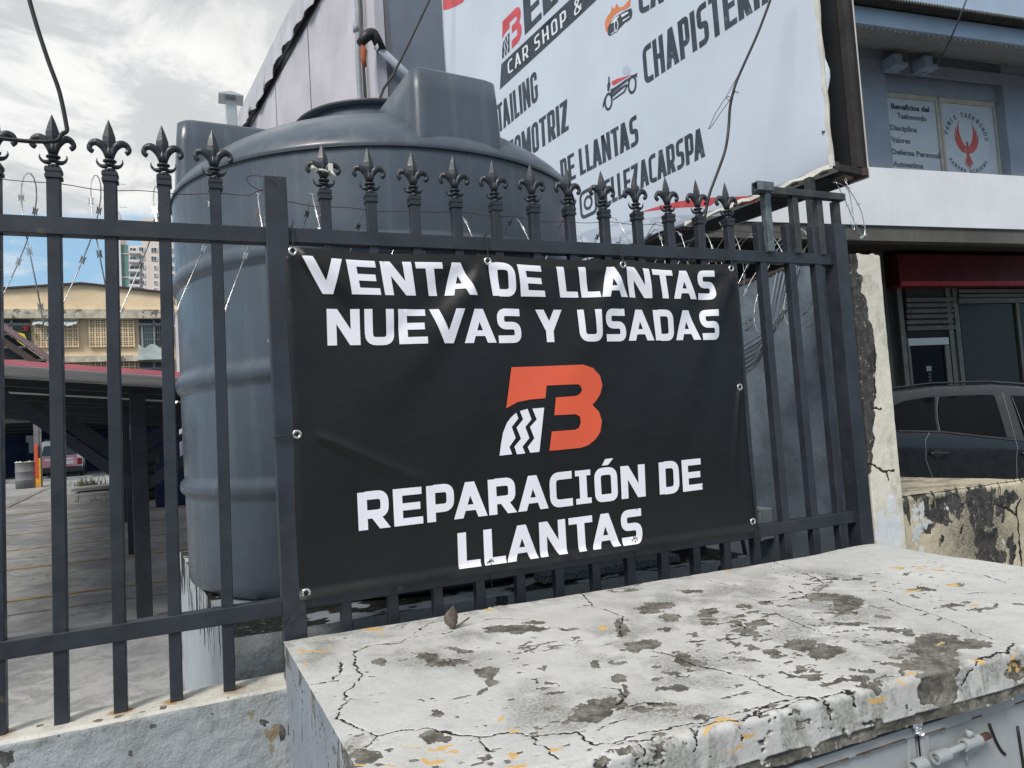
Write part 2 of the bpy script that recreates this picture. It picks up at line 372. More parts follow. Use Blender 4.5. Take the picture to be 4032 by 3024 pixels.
def glyph(ch, w_, t_, h_, r=.16, slab=False):
    a = t_/2; b_ = h_/2; P = []; q = max(r, a)
    V = Vector
    def S(pts, r_=q, th=None): return stroke([V(p) for p in pts], th or (t_+h_)/2, r_)
    if ch == 'V': P = [para(w_/2, a*1.05, 0, 1, t_*1.1), para(w_/2, w_-a*1.05, 0, 1, t_*1.1)]
    elif ch == 'A': P = [para(a*1.05, w_/2, 0, 1, t_*1.1), para(w_-a*1.05, w_/2, 0, 1, t_*1.1), rc(w_*.22, .2, w_*.78, .2+h_*.85)]
    elif ch == 'E': P = [rc(0, 0, t_, 1), rc(t_*.9, 0, w_, h_), rc(t_*.9, 1-h_, w_*.98, 1), rc(t_*.9, .5-b_, w_*.92, .5+b_)]
    elif ch == 'F': P = [rc(0, 0, t_, 1), rc(t_*.9, 1-h_, w_, 1), rc(t_*.9, .5-b_, w_*.9, .5+b_)]
    elif ch == 'N': P = [rc(0, 0, t_, 1), rc(w_-t_, 0, w_, 1), para(w_-t_*.55, t_*.55, 0, 1, t_*(1.15 if w_ > .6 else .8))]
    elif ch == 'M': P = [rc(0, 0, t_, 1), rc(w_-t_, 0, w_, 1), para(w_/2, t_*.55, .15, 1, t_*.95), para(w_/2, w_-t_*.55, .15, 1, t_*.95)]
    elif ch == 'T': P = [rc(0, 1-h_, w_, 1), rc(w_/2-a, 0, w_/2+a, 1-h_*.9)]
    elif ch == 'L': P = [rc(0, 0, t_, 1), rc(t_*.9, 0, w_, h_)]
    elif ch == 'I': P = [rc(w_/2-a, 0, w_/2+a, 1)] + ([rc(0, 0, w_, h_*.85), rc(0, 1-h_*.85, w_, 1)] if slab else [])
    elif ch == 'H': P = [rc(0, 0, t_, 1), rc(w_-t_, 0, w_, 1), rc(t_*.9, .5-b_, w_-t_*.9, .5+b_)]
    elif ch == 'Z': P = [rc(0, 0, w_, h_), rc(0, 1-h_, w_, 1), para(t_*.65, w_-t_*.65, h_*.8, 1-h_*.8, t_*1.3)]
    elif ch == 'Y': P = [rc(w_/2-a, 0, w_/2+a, .42), para(w_/2, a*1.05, .36, 1, t_*1.1), para(w_/2, w_-a*1.05, .36, 1, t_*1.1)]
    elif ch == 'X': P = [para(a, w_-a, 0, 1, t_*1.1), para(w_-a, a, 0, 1, t_*1.1)]
    elif ch == 'K': P = [rc(0, 0, t_, 1), para(w_-a, t_*.8, 0, .62, t_*1.1), para(t_*.7, w_-a, .35, 1, t_*1.1)]
    elif ch == 'W': P = [para(w_*.27, a, 0, 1, t_), para(w_*.27, w_/2, 0, 1, t_*.9), para(w_*.73, w_/2, 0, 1, t_*.9), para(w_*.73, w_-a, 0, 1, t_)]
    elif ch == 'U': P = S([(a, 1), (a, b_), (w_-a, b_), (w_-a, 1)], q*1.3)
    elif ch == 'O' or ch == 'Ó':
        P = S([(w_/2, b_), (w_-a, b_), (w_-a, 1-b_), (a, 1-b_), (a, b_), (w_/2, b_)], q*1.3)
        if ch == 'Ó': P.append([V((w_*.36, 1.08)), V((w_*.62, 1.08)), V((w_*.86, 1.27)), V((w_*.52, 1.27))])
    elif ch == 'D': P = [rc(0, 0, t_, 1)] + S([(t_*.8, b_), (w_-a, b_), (w_-a, 1-b_), (t_*.8, 1-b_)], q*1.5)
    elif ch == 'C': P = S([(w_, b_), (a, b_), (a, 1-b_), (w_, 1-b_)], q*1.4)
    elif ch == 'G': P = S([(w_-a, .5), (w_-a, b_), (a, b_), (a, 1-b_), (w_-a, 1-b_), (w_-a, .7)], q*1.3) + [rc(w_*.55, .42, w_, .42+h_*.8)]
    elif ch == 'S': P = S([(.02, b_), (w_-a, b_), (w_-a, .5), (a, .5), (a, 1-b_), (w_-.02, 1-b_)], q*1.1)
    elif ch == 'P': P = [rc(0, 0, t_, 1)] + S([(t_*.8, .36), (w_-a, .36), (w_-a, 1-b_), (t_*.8, 1-b_)], q*1.2)
    elif ch == 'R': P = [rc(0, 0, t_, 1)] + S([(t_*.8, .36+b_*.4), (w_-a, .36+b_*.4), (w_-a, 1-b_), (t_*.8, 1-b_)], q*1.2) + [para(w_-a*1.05, w_*.52, 0, .40, t_*1.15)]
    elif ch == 'B': P = [rc(0, 0, t_, 1)] + S([(t_*.8, .5), (w_-a, .5), (w_-a, 1-b_), (t_*.8, 1-b_)], q) + S([(t_*.8, b_), (w_-a, b_), (w_-a, .5), (t_*.8, .5)], q)
    elif ch == '&': P = S([(w_, .1), (w_*.25, .75), (w_*.3, 1-b_), (w_*.7, 1-b_), (w_*.7, .72), (a, .35), (a, b_), (w_*.7, b_), (w_, .45)], .1, t_*.8)
    return P
WID = dict(V=1.06, E=.82, N=.9, T=.82, A=1.0, D=.80, L=.66, S=.80, U=.86, Y=.90, R=.86, P=.82, C=.80, I=.50, O=.84, B=.84, H=.88, Z=.8, G=.84, M=1.1, X=.9, K=.86, W=1.3, F=.76)
WID['Ó'] = .84; WID['&'] = .9; WID[' '] = .36
def line_polys(s, ws=1., t_=.27, h_=.20, gap=.07, slab=False, iw=None, sp=.36):
    """a line of text, cap height 1, returns polygons and total width"""
    x = 0; out = []
    for i, ch in enumerate(s):
        if ch == ' ': x += sp; continue
        w_ = (iw if (ch == 'I' and iw) else WID[ch]*ws)
        g_ = glyph(ch, w_, t_, h_, slab=slab)
        nx = s[i+1] if i+1 < len(s) else ' '
        out += [[Vector((p.x+x, p.y)) for p in q] for q in g_]
        kern = {'TA': -.17, 'AT': -.17, 'VA': -.15, 'AV': -.15, 'LA': -.08, 'PA': -.14, 'RA': -.06, 'AR': -.06, 'AC': -.06, 'AS': -.05, 'AN': -.04, 'LT': -.1, 'SA': -.05, 'DA': -.06, 'AD': -.04, 'CA': -.04}.get(ch+nx, 0)
        x += w_ + gap + (kern*ws if nx != ' ' else 0)
    return out, x-gap
def stamp(name, polys, fn, m, parent, step=None, smooth=True):
    """union of polygons cut into triangles and laid on a surface by fn(x, y)"""
    vs = []; fs = []
    for q in polys:
        i0 = len(vs); vs += [Vector((p[0], p[1])) for p in q]
        area = sum(q[i][0]*q[(i+1) % len(q)][1]-q[(i+1) % len(q)][0]*q[i][1] for i in range(len(q)))
        idx = list(range(i0, i0+len(q))); fs.append(idx if area > 0 else idx[::-1])
    if step:
        vs = []; fs = []
        for q in polys:        # outlines get points at the grid pitch so that they follow the surface
            r = []
            for i in range(len(q)):
                p0, p1 = q[i], q[(i+1) % len(q)]; k = max(1, int(math.hypot(p1[0]-p0[0], p1[1]-p0[1])/step+.5))
                r += [Vector((p0[0]+(p1[0]-p0[0])*j/k, p0[1]+(p1[1]-p0[1])*j/k)) for j in range(k)]
            area = sum(r[i][0]*r[(i+1) % len(r)][1]-r[(i+1) % len(r)][0]*r[i][1] for i in range(len(r)))
            i0 = len(vs); vs += r; idx = list(range(i0, i0+len(r))); fs.append(idx if area > 0 else idx[::-1])
        xs = [v.x for v in vs]; ys = [v.y for v in vs]
        a = min(xs)
        while a < max(xs):
            b_ = min(ys)
            while b_ < max(ys):
                vs.append(Vector((a + random.uniform(-.05, .05)*step, b_ + random.uniform(-.05, .05)*step))); b_ += step
            a += step
    ov, oe, of, *_ = delaunay_2d_cdt(vs, [], fs, 0, 1e-6)
    ca = np.array([[sum(ov[i].x for i in f)/len(f), sum(ov[i].y for i in f)/len(f)] for f in of]); ins = np.zeros(len(of), bool)
    for q in polys:            # keep a triangle when its centre lies in one of the drawn shapes
        n = len(q); c_ = np.zeros(len(of), bool)
        for i in range(n):
            x1, y1, x2, y2 = q[i][0], q[i][1], q[(i+1) % n][0], q[(i+1) % n][1]
            if abs(y2-y1) < 1e-12: continue
            c_ ^= ((y1 > ca[:, 1]) != (y2 > ca[:, 1])) & (ca[:, 0] < (x2-x1)*(ca[:, 1]-y1)/(y2-y1)+x1)
        ins |= c_
    of = [f for f, k in zip(of, ins) if k]
    used = sorted({i for f in of for i in f}); mp = {i: k for k, i in enumerate(used)}
    mb = MB(); mb.add([fn(ov[i].x, ov[i].y) for i in used], [tuple(mp[i] for i in f) for f in of], smooth)
    o = mb.build(name, m, parent)
    return o
def blockify(polys, x0, y0, sx_, sy_): return [[Vector((x0+p[0]*sx_, y0+p[1]*sy_)) for p in q] for q in polys]
# ---------------------------------------------------------------- wear maps
def vnoise(x, y, seed=0):
    xi = np.floor(x).astype(np.int64); yi = np.floor(y).astype(np.int64); fx = x-xi; fy = y-yi
    fx = fx*fx*(3-2*fx); fy = fy*fy*(3-2*fy)
    def h(a, b_):
        n = (a*374761393 + b_*668265263 + seed*1442695041) & 0xffffffff
        n = ((n ^ (n >> 13))*1274126177) & 0xffffffff
        return ((n ^ (n >> 16)) & 0xffff)/65535.
    return (h(xi, yi)*(1-fx)+h(xi+1, yi)*fx)*(1-fy) + (h(xi, yi+1)*(1-fx)+h(xi+1, yi+1)*fx)*fy
def fbm(x, y, sc_, seed=0, o=5):
    r = 0; a = .5; t_ = 0
    for k in range(o): r = r + a*vnoise(x*sc_*2**k, y*sc_*2**k, seed+k); t_ += a; a *= .55
    return r/t_
def ss(x, a, b_): t_ = np.clip((x-a)/(b_-a), 0, 1); return t_*t_*(3-2*t_)
def wear_map(X, Y, conv, cracks=(), patches=(), yellows=(), dirts=(), warp=.012, cw=.0035, wfreq=22):
    wx = (fbm(X, Y, wfreq, 11)-.5)*2*warp*1.6; wy = (fbm(X, Y, wfreq, 37)-.5)*2*warp*1.6
    A = X+wx; B = Y+wy
    def blob(lst, soft=.25):
        out = np.zeros_like(X)
        for (px_, py_, rx, ry) in lst:
            c0 = conv(px_, py_); c1 = conv(px_+rx, py_); c2 = conv(px_, py_+ry)
            m_ = np.array([[c1[0]-c0[0], c2[0]-c0[0]], [c1[1]-c0[1], c2[1]-c0[1]]])
            if abs(np.linalg.det(m_)) < 1e-12: continue
            i = np.linalg.inv(m_); u = i[0, 0]*(A-c0[0])+i[0, 1]*(B-c0[1]); v = i[1, 0]*(A-c0[0])+i[1, 1]*(B-c0[1])
            d = np.sqrt(u*u+v*v); out = np.maximum(out, 1-ss(d, 1-soft, 1+soft*2))
        return out
    cr = np.zeros_like(X)
    wx2 = (fbm(X, Y, 60, 5)-.5)*.02; wy2 = (fbm(X, Y, 60, 8)-.5)*.02
    A2 = X+wx2; B2 = Y+wy2; wid = cw*(.35+1.3*fbm(X, Y, 9, 51))
    for line in cracks:
        pts = [conv(*p) for p in line]
        for (x0, y0), (x1, y1) in zip(pts, pts[1:]):
            mnx, mxx, mny, mxy = min(x0, x1)-.03, max(x0, x1)+.03, min(y0, y1)-.03, max(y0, y1)+.03
            sel = (A2 > mnx) & (A2 < mxx) & (B2 > mny) & (B2 < mxy)
            if not sel.any(): continue
            a_ = A2[sel]; b_ = B2[sel]; dx, dy = x1-x0, y1-y0; t_ = np.clip(((a_-x0)*dx+(b_-y0)*dy)/(dx*dx+dy*dy+1e-12), 0, 1)
            d = np.hypot(a_-x0-t_*dx, b_-y0-t_*dy); cr[sel] = np.maximum(cr[sel], 1-ss(d, wid[sel]*.3, wid[sel]*1.6))
    return blob(patches), cr, blob(yellows), blob(dirts, .6)
def grid_mesh(name, P, wear, m, parent=None, smooth=True):
    """P (nu, nv, 3) points, wear tuple of four (nu, nv)"""
    nu, nv = P.shape[:2]; me = bpy.data.meshes.new(name)
    idx = np.arange(nu*nv).reshape(nu, nv)
    q = np.stack([idx[:-1, :-1], idx[1:, :-1], idx[1:, 1:], idx[:-1, 1:]], -1).reshape(-1, 4)
    me.vertices.add(nu*nv); me.vertices.foreach_set('co', P.reshape(-1).astype(np.float32))
    me.loops.add(q.size); me.loops.foreach_set('vertex_index', q.reshape(-1).astype(np.int32))
    me.polygons.add(len(q)); me.polygons.foreach_set('loop_start', (np.arange(len(q))*4).astype(np.int32))
    me.polygons.foreach_set('loop_total', np.full(len(q), 4, np.int32))
    me.polygons.foreach_set('use_smooth', np.full(len(q), smooth)); me.update(calc_edges=True); me.validate()
    if wear is not None:
        at = me.color_attributes.new('wear', 'FLOAT_COLOR', 'POINT')
        at.data.foreach_set('color', np.stack([w_.reshape(-1) for w_ in wear], -1).reshape(-1).astype(np.float32))
    me.materials.append(MT[m]); o = bpy.data.objects.new(name, me); C.objects.link(o)
    if parent is not None: o.parent = parent
    return o
# ================================================================ GROUND
def lot_z(y): return -1.55 + .015*y
mb = MB(); mb.quad((-400, -60, -1.64), (400, -60, -1.64), (400, 600, -1.60), (-400, 600, -1.60)); struct(mb, 'ground', 'asphalt')
mb = MB()
ys = [2.36] + [3+i*1. for i in range(0, 40)]
vs = []; fs = []
for i, y in enumerate(ys): vs += [(-16, y, lot_z(y)), (2.72, y, lot_z(y))]
fs = [(2*i, 2*i+1, 2*i+3, 2*i+2) for i in range(len(ys)-1)]
mb.add(vs, fs); struct(mb, 'parking_lot', 'lot_concrete')
mb = MB(); mb.box((-8, -.4, -1.63), (4.2, 2.3, -1.585)); struct(mb, 'pavement', 'pavement')
# painted bay lines and slab joints on the lot
for i, (y, x0, x1) in enumerate(((8.45, -3.6, 1.2), (10.5, -4.4, 1.0), (12.35, -4.6, .6), (14.4, -4.7, .3), (16.4, -4.9, 0), (18.4, -5, 0), (20.5, -5, 0))):
    mb = MB(); n = 12
    for k in range(n):
        a, b_ = x0+(x1-x0)*k/n, x0+(x1-x0)*(k+1)/n; dy = .032
        mb.quad((a, y-dy+.01*math.sin(k*2), lot_z(y)+.005), (b_, y-dy+.01*math.sin(k*2+2), lot_z(y)+.005), (b_, y+dy, lot_z(y)+.0055), (a, y+dy, lot_z(y)+.0055))
    o = mb.build('bay_line', 'yellow_line'); props(o, kind='structure')
for y in (4.3, 7.75, 11.4, 15.3):
    mb = MB(); mb.quad((-10, y-.02, lot_z(y)+.0045), (2.6, y+.03, lot_z(y)+.0045), (2.6, y+.045, lot_z(y)+.005), (-10, y-.006, lot_z(y)+.005)); props(mb.build('slab_joint', 'dark_wall'), kind='structure')
# raised kerb strip at the left of the bays
mb = MB(); pa, pb = atZ(170, 1968, -1.25), atZ(40, 2040, -1.3)
mb.beam((-4.5, 20.5, -1.245), (-4.9, 28.5, -1.125), .16, .04); struct(mb, 'kerb', 'pavement')
mb = MB(); f = frame((-3.2, 24.2), 90)
mb.prism([(-3.6, 24.5, -1.13), (-1.3, 25.0, -1.13), (-1.3, 24.2, -1.13), (-3.6, 23.6, -1.13)], (0, 0, .05)); struct(mb, 'pavement', 'pavement')

# ================================================================ CONCRETE ENCLOSURE (bench-like box in front)
ZT = -.60; EH = .105
BL, BR, FL_, FR = Vector((.185, 2.245)), Vector((2.52, 2.150)), Vector((.232, 1.165)), Vector((2.575, 1.075))
box = thing('concrete_enclosure', 'low concrete bin enclosure with cracked peeling white paint in front of the fence', 'enclosure', (1.35, 1.65, -1.6))
nu, nt_, nf = 640, 300, 34
rad = .014
u = np.linspace(0, 1, nu)[:, None]
tt = np.linspace(0, 1, nt_)[None, :]
Xt = (BL.x*(1-u)+BR.x*u)*(1-tt) + (FL_.x*(1-u)+FR.x*u)*tt
Yt = (BL.y*(1-u)+BR.y*u)*(1-tt) + (FL_.y*(1-u)+FR.y*u)*tt
# rounded nose and front face
an = np.linspace(0, PI/2, 7)[1:]
fx = (FL_.x*(1-u)+FR.x*u); fy = (FL_.y*(1-u)+FR.y*u)
prof = [(-rad*math.sin(a), -rad*(1-math.cos(a))) for a in an] + [(-rad, -rad-(EH-rad)*k/nf) for k in range(1, nf+1)]
P = np.zeros((nu, nt_+len(prof), 3)); P[:, :nt_, 0] = Xt; P[:, :nt_, 1] = Yt; P[:, :nt_, 2] = ZT
SX = np.zeros(P.shape[:2]); SY = np.zeros(P.shape[:2]); SX[:, :nt_] = Xt; SY[:, :nt_] = Yt
NRM = np.zeros_like(P); NRM[:, :nt_, 2] = 1
s_ = 0; pd, pz_ = 0, 0
for k, (d, z) in enumerate(prof):
    s_ += math.hypot(d-pd, z-pz_); pd, pz_ = d, z
    P[:, nt_+k, 0] = fx[:, 0]; P[:, nt_+k, 1] = fy[:, 0]+d; P[:, nt_+k, 2] = ZT+z
    SX[:, nt_+k] = fx[:, 0]; SY[:, nt_+k] = fy[:, 0]-s_
    a = min(1, (k+1)/6)*PI/2; NRM[:, nt_+k, 1] = -math.sin(a); NRM[:, nt_+k, 2] = math.cos(a)
def front_y(x): t_ = (x-FL_.x)/(FR.x-FL_.x); return FL_.y*(1-t_)+FR.y*t_
def cv_bench(px_, py_, front=False):
    q = atZ(px_, py_, ZT)
    if q.y >= front_y(q.x)-.004: return (q.x, q.y)
    q = atY(px_, py_, 1.10-rad)
    return (q.x, front_y(q.x)-.008+(q.z-ZT))
Z7 = lambda l: [tuple([1100+.678*p[0], 2300+.678*p[1]]+[v*.678 for v in p[2:]]) for p in l]
Z8 = lambda l: [tuple([2500+.6926*p[0], 2100+.6926*p[1]]+[v*.6926 for v in p[2:]]) for p in l]
cracks = [Z7(l) for l in (
 [(437,390),(433,460),(482,525),(420,600),(372,640),(390,680),(345,720),(333,780),(400,805),(480,840),(570,875),(680,845),(870,835),(950,862),(1060,880),(1180,885),(1330,862),(1400,862),(1490,880),(1650,858),(1730,860),(1780,900),(1830,935),(1930,925),(2090,870),(2212,850)],
 [(570,875),(530,920),(460,950)], [(437,390),(530,350),(700,335),(780,290),(860,230),(980,205)], [(780,305),(860,280),(960,285),(1010,270)],
 [(1050,160),(1300,130),(1400,95)], [(1730,40),(1800,90),(1820,130),(1900,150),(2000,185),(1975,250),(1990,320)], [(1720,130),(1820,130)],
 [(360,450),(345,520),(290,560),(190,585)], [(1470,885),(1500,930),(1545,945),(1610,1010)], [(1160,885),(1180,940),(1240,975)], [(1430,545),(1480,545),(1510,570)],
 [(1190,205),(1320,200),(1500,210)], [(1890,600),(1990,610),(2010,660),(1960,700)], [(1930,745),(2060,700),(2212,690)], [(1860,850),(1900,820),(2000,790)])] + [Z8(l) for l in (
 [(100,670),(210,690),(380,755),(530,790),(640,815),(760,880),(900,925),(1010,925)], [(620,265),(760,275),(880,295),(910,320),(980,345),(900,368),(750,385),(670,375)],
 [(1440,365),(1520,405),(1700,460),(1850,510),(1920,560),(2030,600)], [(580,510),(650,550),(780,580)], [(1150,315),(1300,322),(1400,325),(1475,342)], [(1430,190),(1600,188),(1770,192)],
 [(1710,210),(1800,215),(1900,228),(1985,235),(2110,275)], [(390,260),(520,290),(640,300)], [(1060,240),(1150,255),(1220,260)], [(780,160),(900,200),(1000,240),(1110,300)], [(800,455),(960,520),(1100,580)], [(1450,300),(1600,330)], [(1870,340),(1990,333)],
 [(0,1145),(220,1105),(400,1062),(560,1022),(700,985),(900,935),(1020,925)],
 [(118,1150),(135,1230),(140,1334)], [(425,1065),(440,1130),(432,1200),(425,1300)], [(760,970),(765,1050),(740,1080),(560,1100),(480,1140),(440,1190)], [(1020,930),(1010,960),(960,1000),(880,1015),(790,1060),(800,1075)],
 [(1160,930),(1170,1010),(1190,1085)], [(1310,890),(1320,1000)], [(665,1160),(690,1240)], [(1040,940),(1130,930),(1240,885),(1300,880)], [(960,1070),(980,1060)], [(2150,620),(2170,670),(2000,710),(1900,880)])]
patches = Z7([(1360,262,170,22),(1480,225,60,12),(1660,257,50,7),(1800,755,110,55),(1900,700,90,30),(860,410,45,22),(930,448,80,20),(1030,455,60,16),(1050,385,45,12),(1190,515,55,26),(1215,560,30,22),(1190,620,16,20),(1225,670,14,6),(580,448,42,16),(910,747,30,15),(900,885,60,30),(980,910,50,18),(500,1000,70,34),(1840,460,40,20),(1960,445,38,9),(1970,552,45,15),(2005,640,22,60),(2120,350,90,30),(1985,250,34,50),(2040,385,60,12),(1600,630,35,12),(1290,335,18,7),(2150,150,60,20),(2200,605,18,18),(1745,330,12,5),(1640,262,20,5),(1160,365,12,4),(780,385,16,4),(820,400,20,6),(1000,372,30,6),(1380,408,30,5),(1330,395,20,4),(1465,392,16,4),(830,678,14,4),(1040,765,12,5),(720,436,20,4),(1740,625,10,5),(1205,815,14,5),(1600,575,30,8),(410,960,20,14),(330,565,10,6),(570,533,14,3),(1520,480,20,8),(1570,718,40,6),(1620,355,70,4)])
patches += Z8([(140,410,70,18),(190,470,46,14),(100,440,60,10),(430,440,60,16),(390,465,50,12),(940,635,100,28),(1080,680,90,34),(1200,395,80,30),(1110,365,110,18),(1060,345,60,8),(610,412,30,11),(740,393,38,9),(850,410,40,6),(700,512,70,12),(570,500,38,10),(410,490,50,8),(430,510,60,7),(200,490,40,7),(640,565,36,10),(660,645,35,12),(760,670,45,10),(800,692,40,10),(260,702,55,22),(320,735,45,18),(1410,540,38,10),(1500,553,60,9),(1570,570,40,8),(1700,600,110,30),(1850,630,150,22),(1620,650,90,24),(1720,690,90,40),(1400,478,36,6),(1630,320,55,12),(1840,293,48,8),(1800,405,60,9),(1600,355,20,6),(1660,460,20,5),(1730,490,30,6),(220,790,50,9),(150,880,40,14),(240,880,46,16),(270,810,40,8),(130,762,34,9),(130,830,26,8),(930,803,22,3),(1260,775,20,9),(1330,785,36,16),(1270,830,70,16),(1030,775,28,8),(1500,800,110,36),(1580,750,110,26),(1700,730,120,26),(1800,760,80,60),(1780,880,95,100),(1440,870,60,30),(1320,900,30,18),(1220,515,60,9),(1180,450,90,9),(2060,412,30,7),(1500,705,45,6),(1550,690,25,5),(1060,845,18,3),(1200,430,80,12),(310,330,60,10),(480,605,25,6),(560,630,30,8),(600,545,30,6),(330,578,25,5),(180,545,25,6),(1940,432,36,5),(1270,258,30,5),(2180,780,60,50),(40,1000,50,14),(130,970,60,9),(360,1040,50,12),(200,1005,60,10),(1480,740,60,12)])
yell = Z7([(530,252,45,5),(570,262,20,8),(200,388,90,4),(1215,150,36,9),(300,358,12,7),(150,458,20,10),(750,947,62,5),(930,958,70,6),(980,980,30,6),(605,295,12,6),(1870,250,20,11),(1285,785,18,12),(1380,852,28,5),(1440,858,10,4),(1490,865,10,4),(920,1035,70,12),(640,1055,36,7),(1360,1000,30,14),(440,1045,40,9),(1380,1062,48,8),(735,1055,20,10),(1620,965,30,12),(508,363,10,5),(865,235,16,4),(1040,178,20,4)])
yell += Z8([(500,1165,60,10),(570,1120,100,14),(600,1100,60,16),(1460,945,44,26),(1410,960,30,18),(1645,815,36,14),(740,1210,36,14),(1800,292,26,6),(1560,332,25,5),(1590,322,20,4),(1930,405,34,4),(518,213,12,5),(1740,625,18,4),(2170,730,14,40),(2190,770,50,12),(360,1152,30,5),(290,1158,24,5),(770,1070,14,8),(1570,908,14,10),(1500,195,30,3),(1640,198,40,3),(1740,213,30,3),(1380,322,10,4),(640,1250,50,8),(2000,720,12,14)])
dirts = Z7([(300,320,220,40),(600,350,200,50),(1100,300,100,30),(1500,700,120,120),(1800,740,260,110),(480,950,120,60),(2000,330,200,120),(950,430,220,60),(200,400,100,60)]) + Z8([(600,330,160,50),(1150,450,260,110),(300,430,300,120),(1000,560,200,90),(1250,650,160,60),(1700,650,300,90),(300,780,260,90),(1500,800,200,80),(1000,250,250,40),(150,1000,300,60)])
W = wear_map(SX, SY, lambda a, b_: cv_bench(a, b_), cracks, [p for p in patches], yell, dirts, warp=.017, cw=.0024, wfreq=30)
pe, cr, ye, di = W
nz = fbm(SX*1., SY*1.6, 34, 71, 5); big = fbm(SX, SY, 4.5, 91, 4)
pe = np.maximum(pe, ss(nz*.62+big*.5, .725, .745)*.9)
base_band = ss(-(SY-(front_y(0)*0+np.repeat(((FL_.y*(1-u)+FR.y*u)-EH), SX.shape[1], 1))) + .0, -.030, -.006)*ss(fbm(SX, SY, 30, 3)+.25*ss(SX, .6, 1.4), .35, .6)
pe = np.maximum(pe, base_band); di = np.maximum(di, base_band*.9)
di = np.clip(di*ss(fbm(SX, SY, 14, 61), .30, .62)*.75, 0, 1)
fr_mask = np.zeros_like(SX); fr_mask[:, nt_:] = 1
# hairline craze
cz = 1-ss(np.abs(fbm(SX, SY*1.3, 9, 23, 4)-.5), 0, .0035); cr = np.maximum(cr, cz*.58*ss(big, .43, .52)); cz2 = 1-ss(np.abs(fbm(SX*1.2, SY, 16, 203, 3)-.5), 0, .004); cr = np.maximum(cr, cz2*.5*ss(fbm(SX, SY, 3, 207, 3), .52, .60))
di = np.maximum(di, ss(SY, 2.08, 2.22)*ss(fbm(SX, SY, 22, 208), .4, .6)*.6); di = np.maximum(di, fr_mask*ss(fbm(SX*2.5, SY, 12, 209), .45, .62)*.65)
disp = .0035*(fbm(SX, SY, 7, 5, 4)-.5)*2 - .0022*ss(pe, .4, .6) - .003*cr + .0016*ss(pe, .15, .42)*(1-ss(pe, .42, .5))
fr = np.zeros_like(SX); fr[:, nt_-4:] = 1
disp = disp - fr*.008*ss(pe, .4, .6)*ss(fbm(SX, SY, 14, 99), .35, .6) + fr*.008*(fbm(SX, SY, 6, 123)-.5)
edgew = .012*(fbm(SX, SX*0, 5, 44)-.5)
P = P + NRM*disp[..., None]
P[:, 0, 1] += edgew[:, 0]; P[:, :, 2] += .012*np.exp(-((SX-2.45)/.18)**2)*np.exp(-((SY-2.2)/.2)**2)
yrust = np.maximum(ye, 0)
grid_mesh('slab', P, (pe, cr, yrust, di), 'worn_bench', None)
slab = bpy.data.objects['slab']; slab.parent = box; slab.matrix_parent_inverse = Matrix.Translation(-box.location)
# left side wall of the enclosure
a = np.linspace(0, 1, 150)[:, None]; b_ = np.linspace(0, 1, 150)[None, :]
Xs = BL.x*(1-a)+(FL_.x)*a; Ys = BL.y*(1-a)+(FL_.y-.01)*a; Zs = (ZT-.004)*(1-b_) + (-1.6)*b_
P = np.stack([Xs+0*b_+.004, Ys+0*b_, Zs+0*a], -1); SXs, SYs = P[..., 1].copy(), P[..., 2].copy()
v = 1-ss(np.abs(fbm(SXs*3.2, SYs, 7, 77, 4)-.5), 0, .010); v2 = ss(fbm(SXs*3, SYs*.8, 9, 31), .66, .70)
edge = ss(SYs, ZT-.12, ZT)*ss(fbm(SXs, SYs, 16, 9), .5, .58)
P[..., 0] += .006*(fbm(SXs, SYs, 6, 15)-.5) + .004*np.maximum(v2, edge)
o = grid_mesh('side_wall', P, (np.maximum(v2, edge*.9), v*.9, 0*v, .5*fbm(SXs, SYs, 3, 2)), 'worn_bench_side'); o.parent = box; o.matrix_parent_inverse = Matrix.Translation(-box.location)
mb = MB(); mb.box((.24, 1.26, -1.6), (2.56, 2.13, ZT-.012)); o = mb.build('core_wall', 'roughcast', box)
mb = MB(); mb.box((.245, 1.185, -1.6), (.95, 1.30, ZT-EH-.002)); mb.build('front_wall', 'worn_bench_side', box)
# metal doors under the slab lip
def enc_door(x0, x1, zt, y, hollow):
    mb = MB(); mb.box((x0, y, -1.52), (x1, y+.006, zt-.012)); d = mb.build('door', 'door_paint', box, bevel=.001)
    mb = MB(); mb.box((x0, y-.010, zt-.022), (x1, y+.02, zt)); mb.box((x0, y-.006, -1.52), (x0+.022, y+.018, zt-.022)); mb.box((x1-.022, y-.006, -1.52), (x1, y+.018, zt-.022))
    mb.build('door_frame', 'door_paint', d, bevel=.0015)
    mb = MB(); x = x0
    while x < x1-.02:
        ln = random.uniform(.01, .05)
        if random.random() < .6: mb.box((x, y-.0108, zt-.0235+random.uniform(0, .004)), (min(x1, x+ln), y-.0101, zt-.018))
        x += ln
    mb.build('rust_edge', 'door_rust', d)['kind'] = 'stuff'
    return d
D1 = enc_door(.97, 1.412, -.722, 1.150, 1)
D2 = enc_door(1.424, 2.54, -.722, 1.142, 0)
mb = MB(); mb.box((.96, 1.17, -.718), (2.55, 1.186, ZT-EH-.003)); mb.build('door_gap_dark', 'dark_wall', box)  # dark strip stands in for the shaded gap above the doors
def pipe(x0, x1, y, z, ro, ri, name, par, m='door_paint'):
    n = 16; mb = MB(); vs = []
    for xx, rr in ((x0, ri), (x0, ro), (x1, ro), (x1, ri)):
        vs += [(xx, y+rr*math.cos(2*PI*k/n), z+rr*math.sin(2*PI*k/n)) for k in range(n)]
    fs = [(i*n+k, i*n+(k+1) % n, ((i+1) % 4)*n+(k+1) % n, ((i+1) % 4)*n+k) for i in range(4) for k in range(n)]
    mb.add(vs, fs, False); return mb.build(name, m, par)
pipe(1.375, 1.410, 1.125, -.795, .0135, .0095, 'bolt_tube', D1)
pipe(1.438, 1.478, 1.120, -.790, .0135, .0085, 'bolt_tube', D2)
